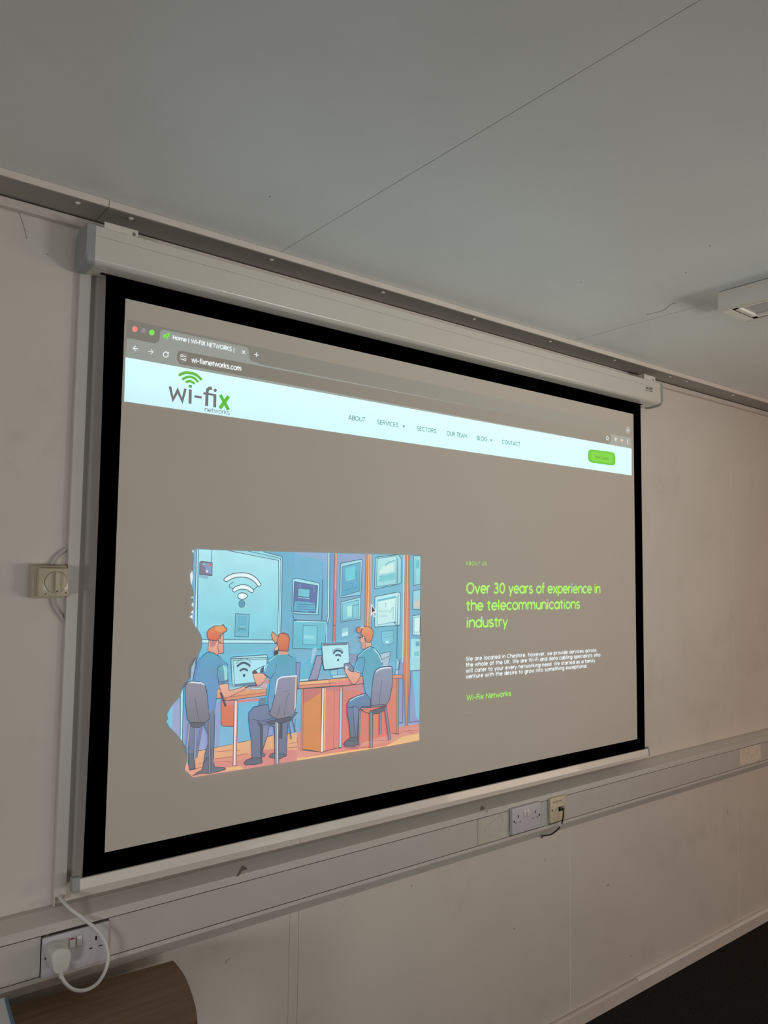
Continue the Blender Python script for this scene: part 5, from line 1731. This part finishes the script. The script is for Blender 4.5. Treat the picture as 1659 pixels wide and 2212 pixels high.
# ------------------------------------------------------------------ desk and box at lower left
DZ = 0.72
desk = empty('desk', (0.30, 1.30, 0.0), 'oak laminate desk with a rounded right end standing against the wall below the sockets', 'desk')
d1, d2, d3, d4 = (at_z(x, y, DZ) for x, y in ((374, 2074), (400, 2110), (420, 2165), (427, 2212)))
bk = at_z(30, 2170, DZ)
dirb = (Vector((d1.x, d1.y, 0)) - Vector((bk.x, bk.y, 0))).normalized()
left = Vector((d1.x, d1.y, 0)) - dirb * 0.62
nrm = Vector((dirb.y, -dirb.x, 0))
dep = 0.80
curve = smooth_pts([(d1.x, d1.y), (d2.x, d2.y), (d3.x, d3.y), (d4.x, d4.y), (d4.x - 0.045, d4.y - 0.10), (d4.x - 0.14, d4.y - 0.25), (d4.x - 0.30, d4.y - 0.42), (d4.x - 0.52, d4.y - 0.50)])
front_l = left + nrm * dep
LXD = left.x - 0.80
pts = [(LXD, left.y), (left.x, left.y)] + [tuple(p) for p in curve] + [(LXD, d4.y - 0.50)]
b = newbm()
prism_z(b, pts, DZ - 0.025, DZ)
bmesh.ops.bevel(b, geom=[e for e in b.edges if abs(e.verts[0].co.z - DZ) < 1e-5 and abs(e.verts[1].co.z - DZ) < 1e-5], offset=0.0015, segments=2, affect='EDGES')
finish('desk_top', b, M_WOOD, desk, True)
b = newbm()
band = [Vector((p[0], p[1])) for p in curve]
for i in range(len(band) - 1):
    pass
M_LEG = mat('grey_leg_metal', (0.20, 0.20, 0.21), 0.4, 0.05, 30)
for lx, ly in ((LXD + 0.06, left.y - 0.10), (LXD + 0.06, d4.y - 0.42), (d1.x - 0.16, d1.y - 0.12), (d1.x - 0.34, d4.y - 0.30)):
    b = newbm()
    box(b, lx - 0.022, lx + 0.022, ly - 0.022, ly + 0.022, 0.0, DZ - 0.025, 0.003, 2)
    finish('leg', b, M_LEG, desk, True)
boxo('rail', LXD + 0.083, d1.x - 0.183, left.y - 0.112, left.y - 0.092, DZ - 0.32, DZ - 0.0255, M_WOOD, desk)

# white card box with a blue edge at the far lower left
bt = DZ + 0.055
e1, e2 = at_z(14, 2161, bt), at_z(28, 2212, bt)
dv = Vector((e2.x - e1.x, e2.y - e1.y, 0)).normalized()
pv = Vector((dv.y, -dv.x, 0))
if pv.x > 0:
    pv = -pv
bx = empty('card_box', (e1.x + pv.x * 0.1 + dv.x * 0.1, e1.y + pv.y * 0.1 + dv.y * 0.1, DZ), 'low white card box with a blue edge on the desk at the far left', 'box')
A0 = Vector((e1.x, e1.y, 0))
def rect(o0, l, w):
    return [(o0.x, o0.y), ((o0 + dv * l).x, (o0 + dv * l).y), ((o0 + dv * l + pv * w).x, (o0 + dv * l + pv * w).y), ((o0 + pv * w).x, (o0 + pv * w).y)]
b = newbm()
prism_z(b, rect(A0 + pv * 0.002, 0.26, 0.20), DZ + 0.0002, bt - 0.001)
finish('box_body', b, M_BLUE, bx)
b = newbm()
prism_z(b, rect(A0 + pv * 0.004 - dv * 0.002, 0.264, 0.20), bt - 0.001, bt + 0.006)
finish('lid', b, M_BOXW, bx)
b = newbm()
prism_z(b, rect(A0 - pv * 0.0015 + dv * 0.004, 0.256, 0.0065), bt - 0.004, bt + 0.0068)
finish('blue_edge', b, M_BLUE, bx)

# ------------------------------------------------------------------ ceiling light
lamp = empty('ceiling_light', (2.344, 0.60, CEIL - 0.058), 'white surface-mounted strip light fitting on the ceiling at the right', 'ceiling light')
LX0, LX1, LY0, LY1 = 2.252, 2.436, 0.0, 1.204
LZ = CEIL - 0.058
b = newbm()
# housing: a shell with a recess in its underside
box(b, LX0, LX0 + 0.022, LY0, LY1, LZ, CEIL - 0.002, 0.0015, 2)
box(b, LX1 - 0.022, LX1, LY0, LY1, LZ, CEIL - 0.002, 0.0015, 2)
box(b, LX0 + 0.0215, LX1 - 0.0215, LY1 - 0.030, LY1, LZ, CEIL - 0.002, 0.001, 1)
box(b, LX0 + 0.0215, LX1 - 0.0215, LY0, LY0 + 0.030, LZ, CEIL - 0.002, 0.001, 1)
finish('housing', b, M_LAMP, lamp, True)
boxo('lens', LX0 + 0.0225, LX1 - 0.0225, LY0 + 0.031, LY1 - 0.031, LZ + 0.009, LZ + 0.016, M_LENS, lamp)
b = newbm()
ax0, ax1, ay0, ay1 = LX0 + 0.024, LX1 - 0.024, LY0 + 0.033, LY1 - 0.033
for (x0, x1, y0, y1) in ((ax0, ax0 + 0.014, ay0, ay1), (ax1 - 0.014, ax1, ay0, ay1), (ax0, ax1, ay0, ay0 + 0.014), (ax0, ax1, ay1 - 0.014, ay1)):
    box(b, x0, x1, y0, y1, LZ + 0.0015, LZ + 0.009)
finish('lens_frame', b, M_LAMP, lamp)
b = newbm()
for (x0, x1, y0, y1) in ((LX0 + 0.0218, LX0 + 0.0238, ay0, ay1), (LX1 - 0.0238, LX1 - 0.0218, ay0, ay1), (ax0 - 0.002, ax1 + 0.002, LY1 - 0.0328, LY1 - 0.0305)):
    box(b, x0, x1, y0, y1, LZ + 0.0005, LZ + 0.007)
finish('frame_gap_shade', b, M_DARKLINE, lamp)
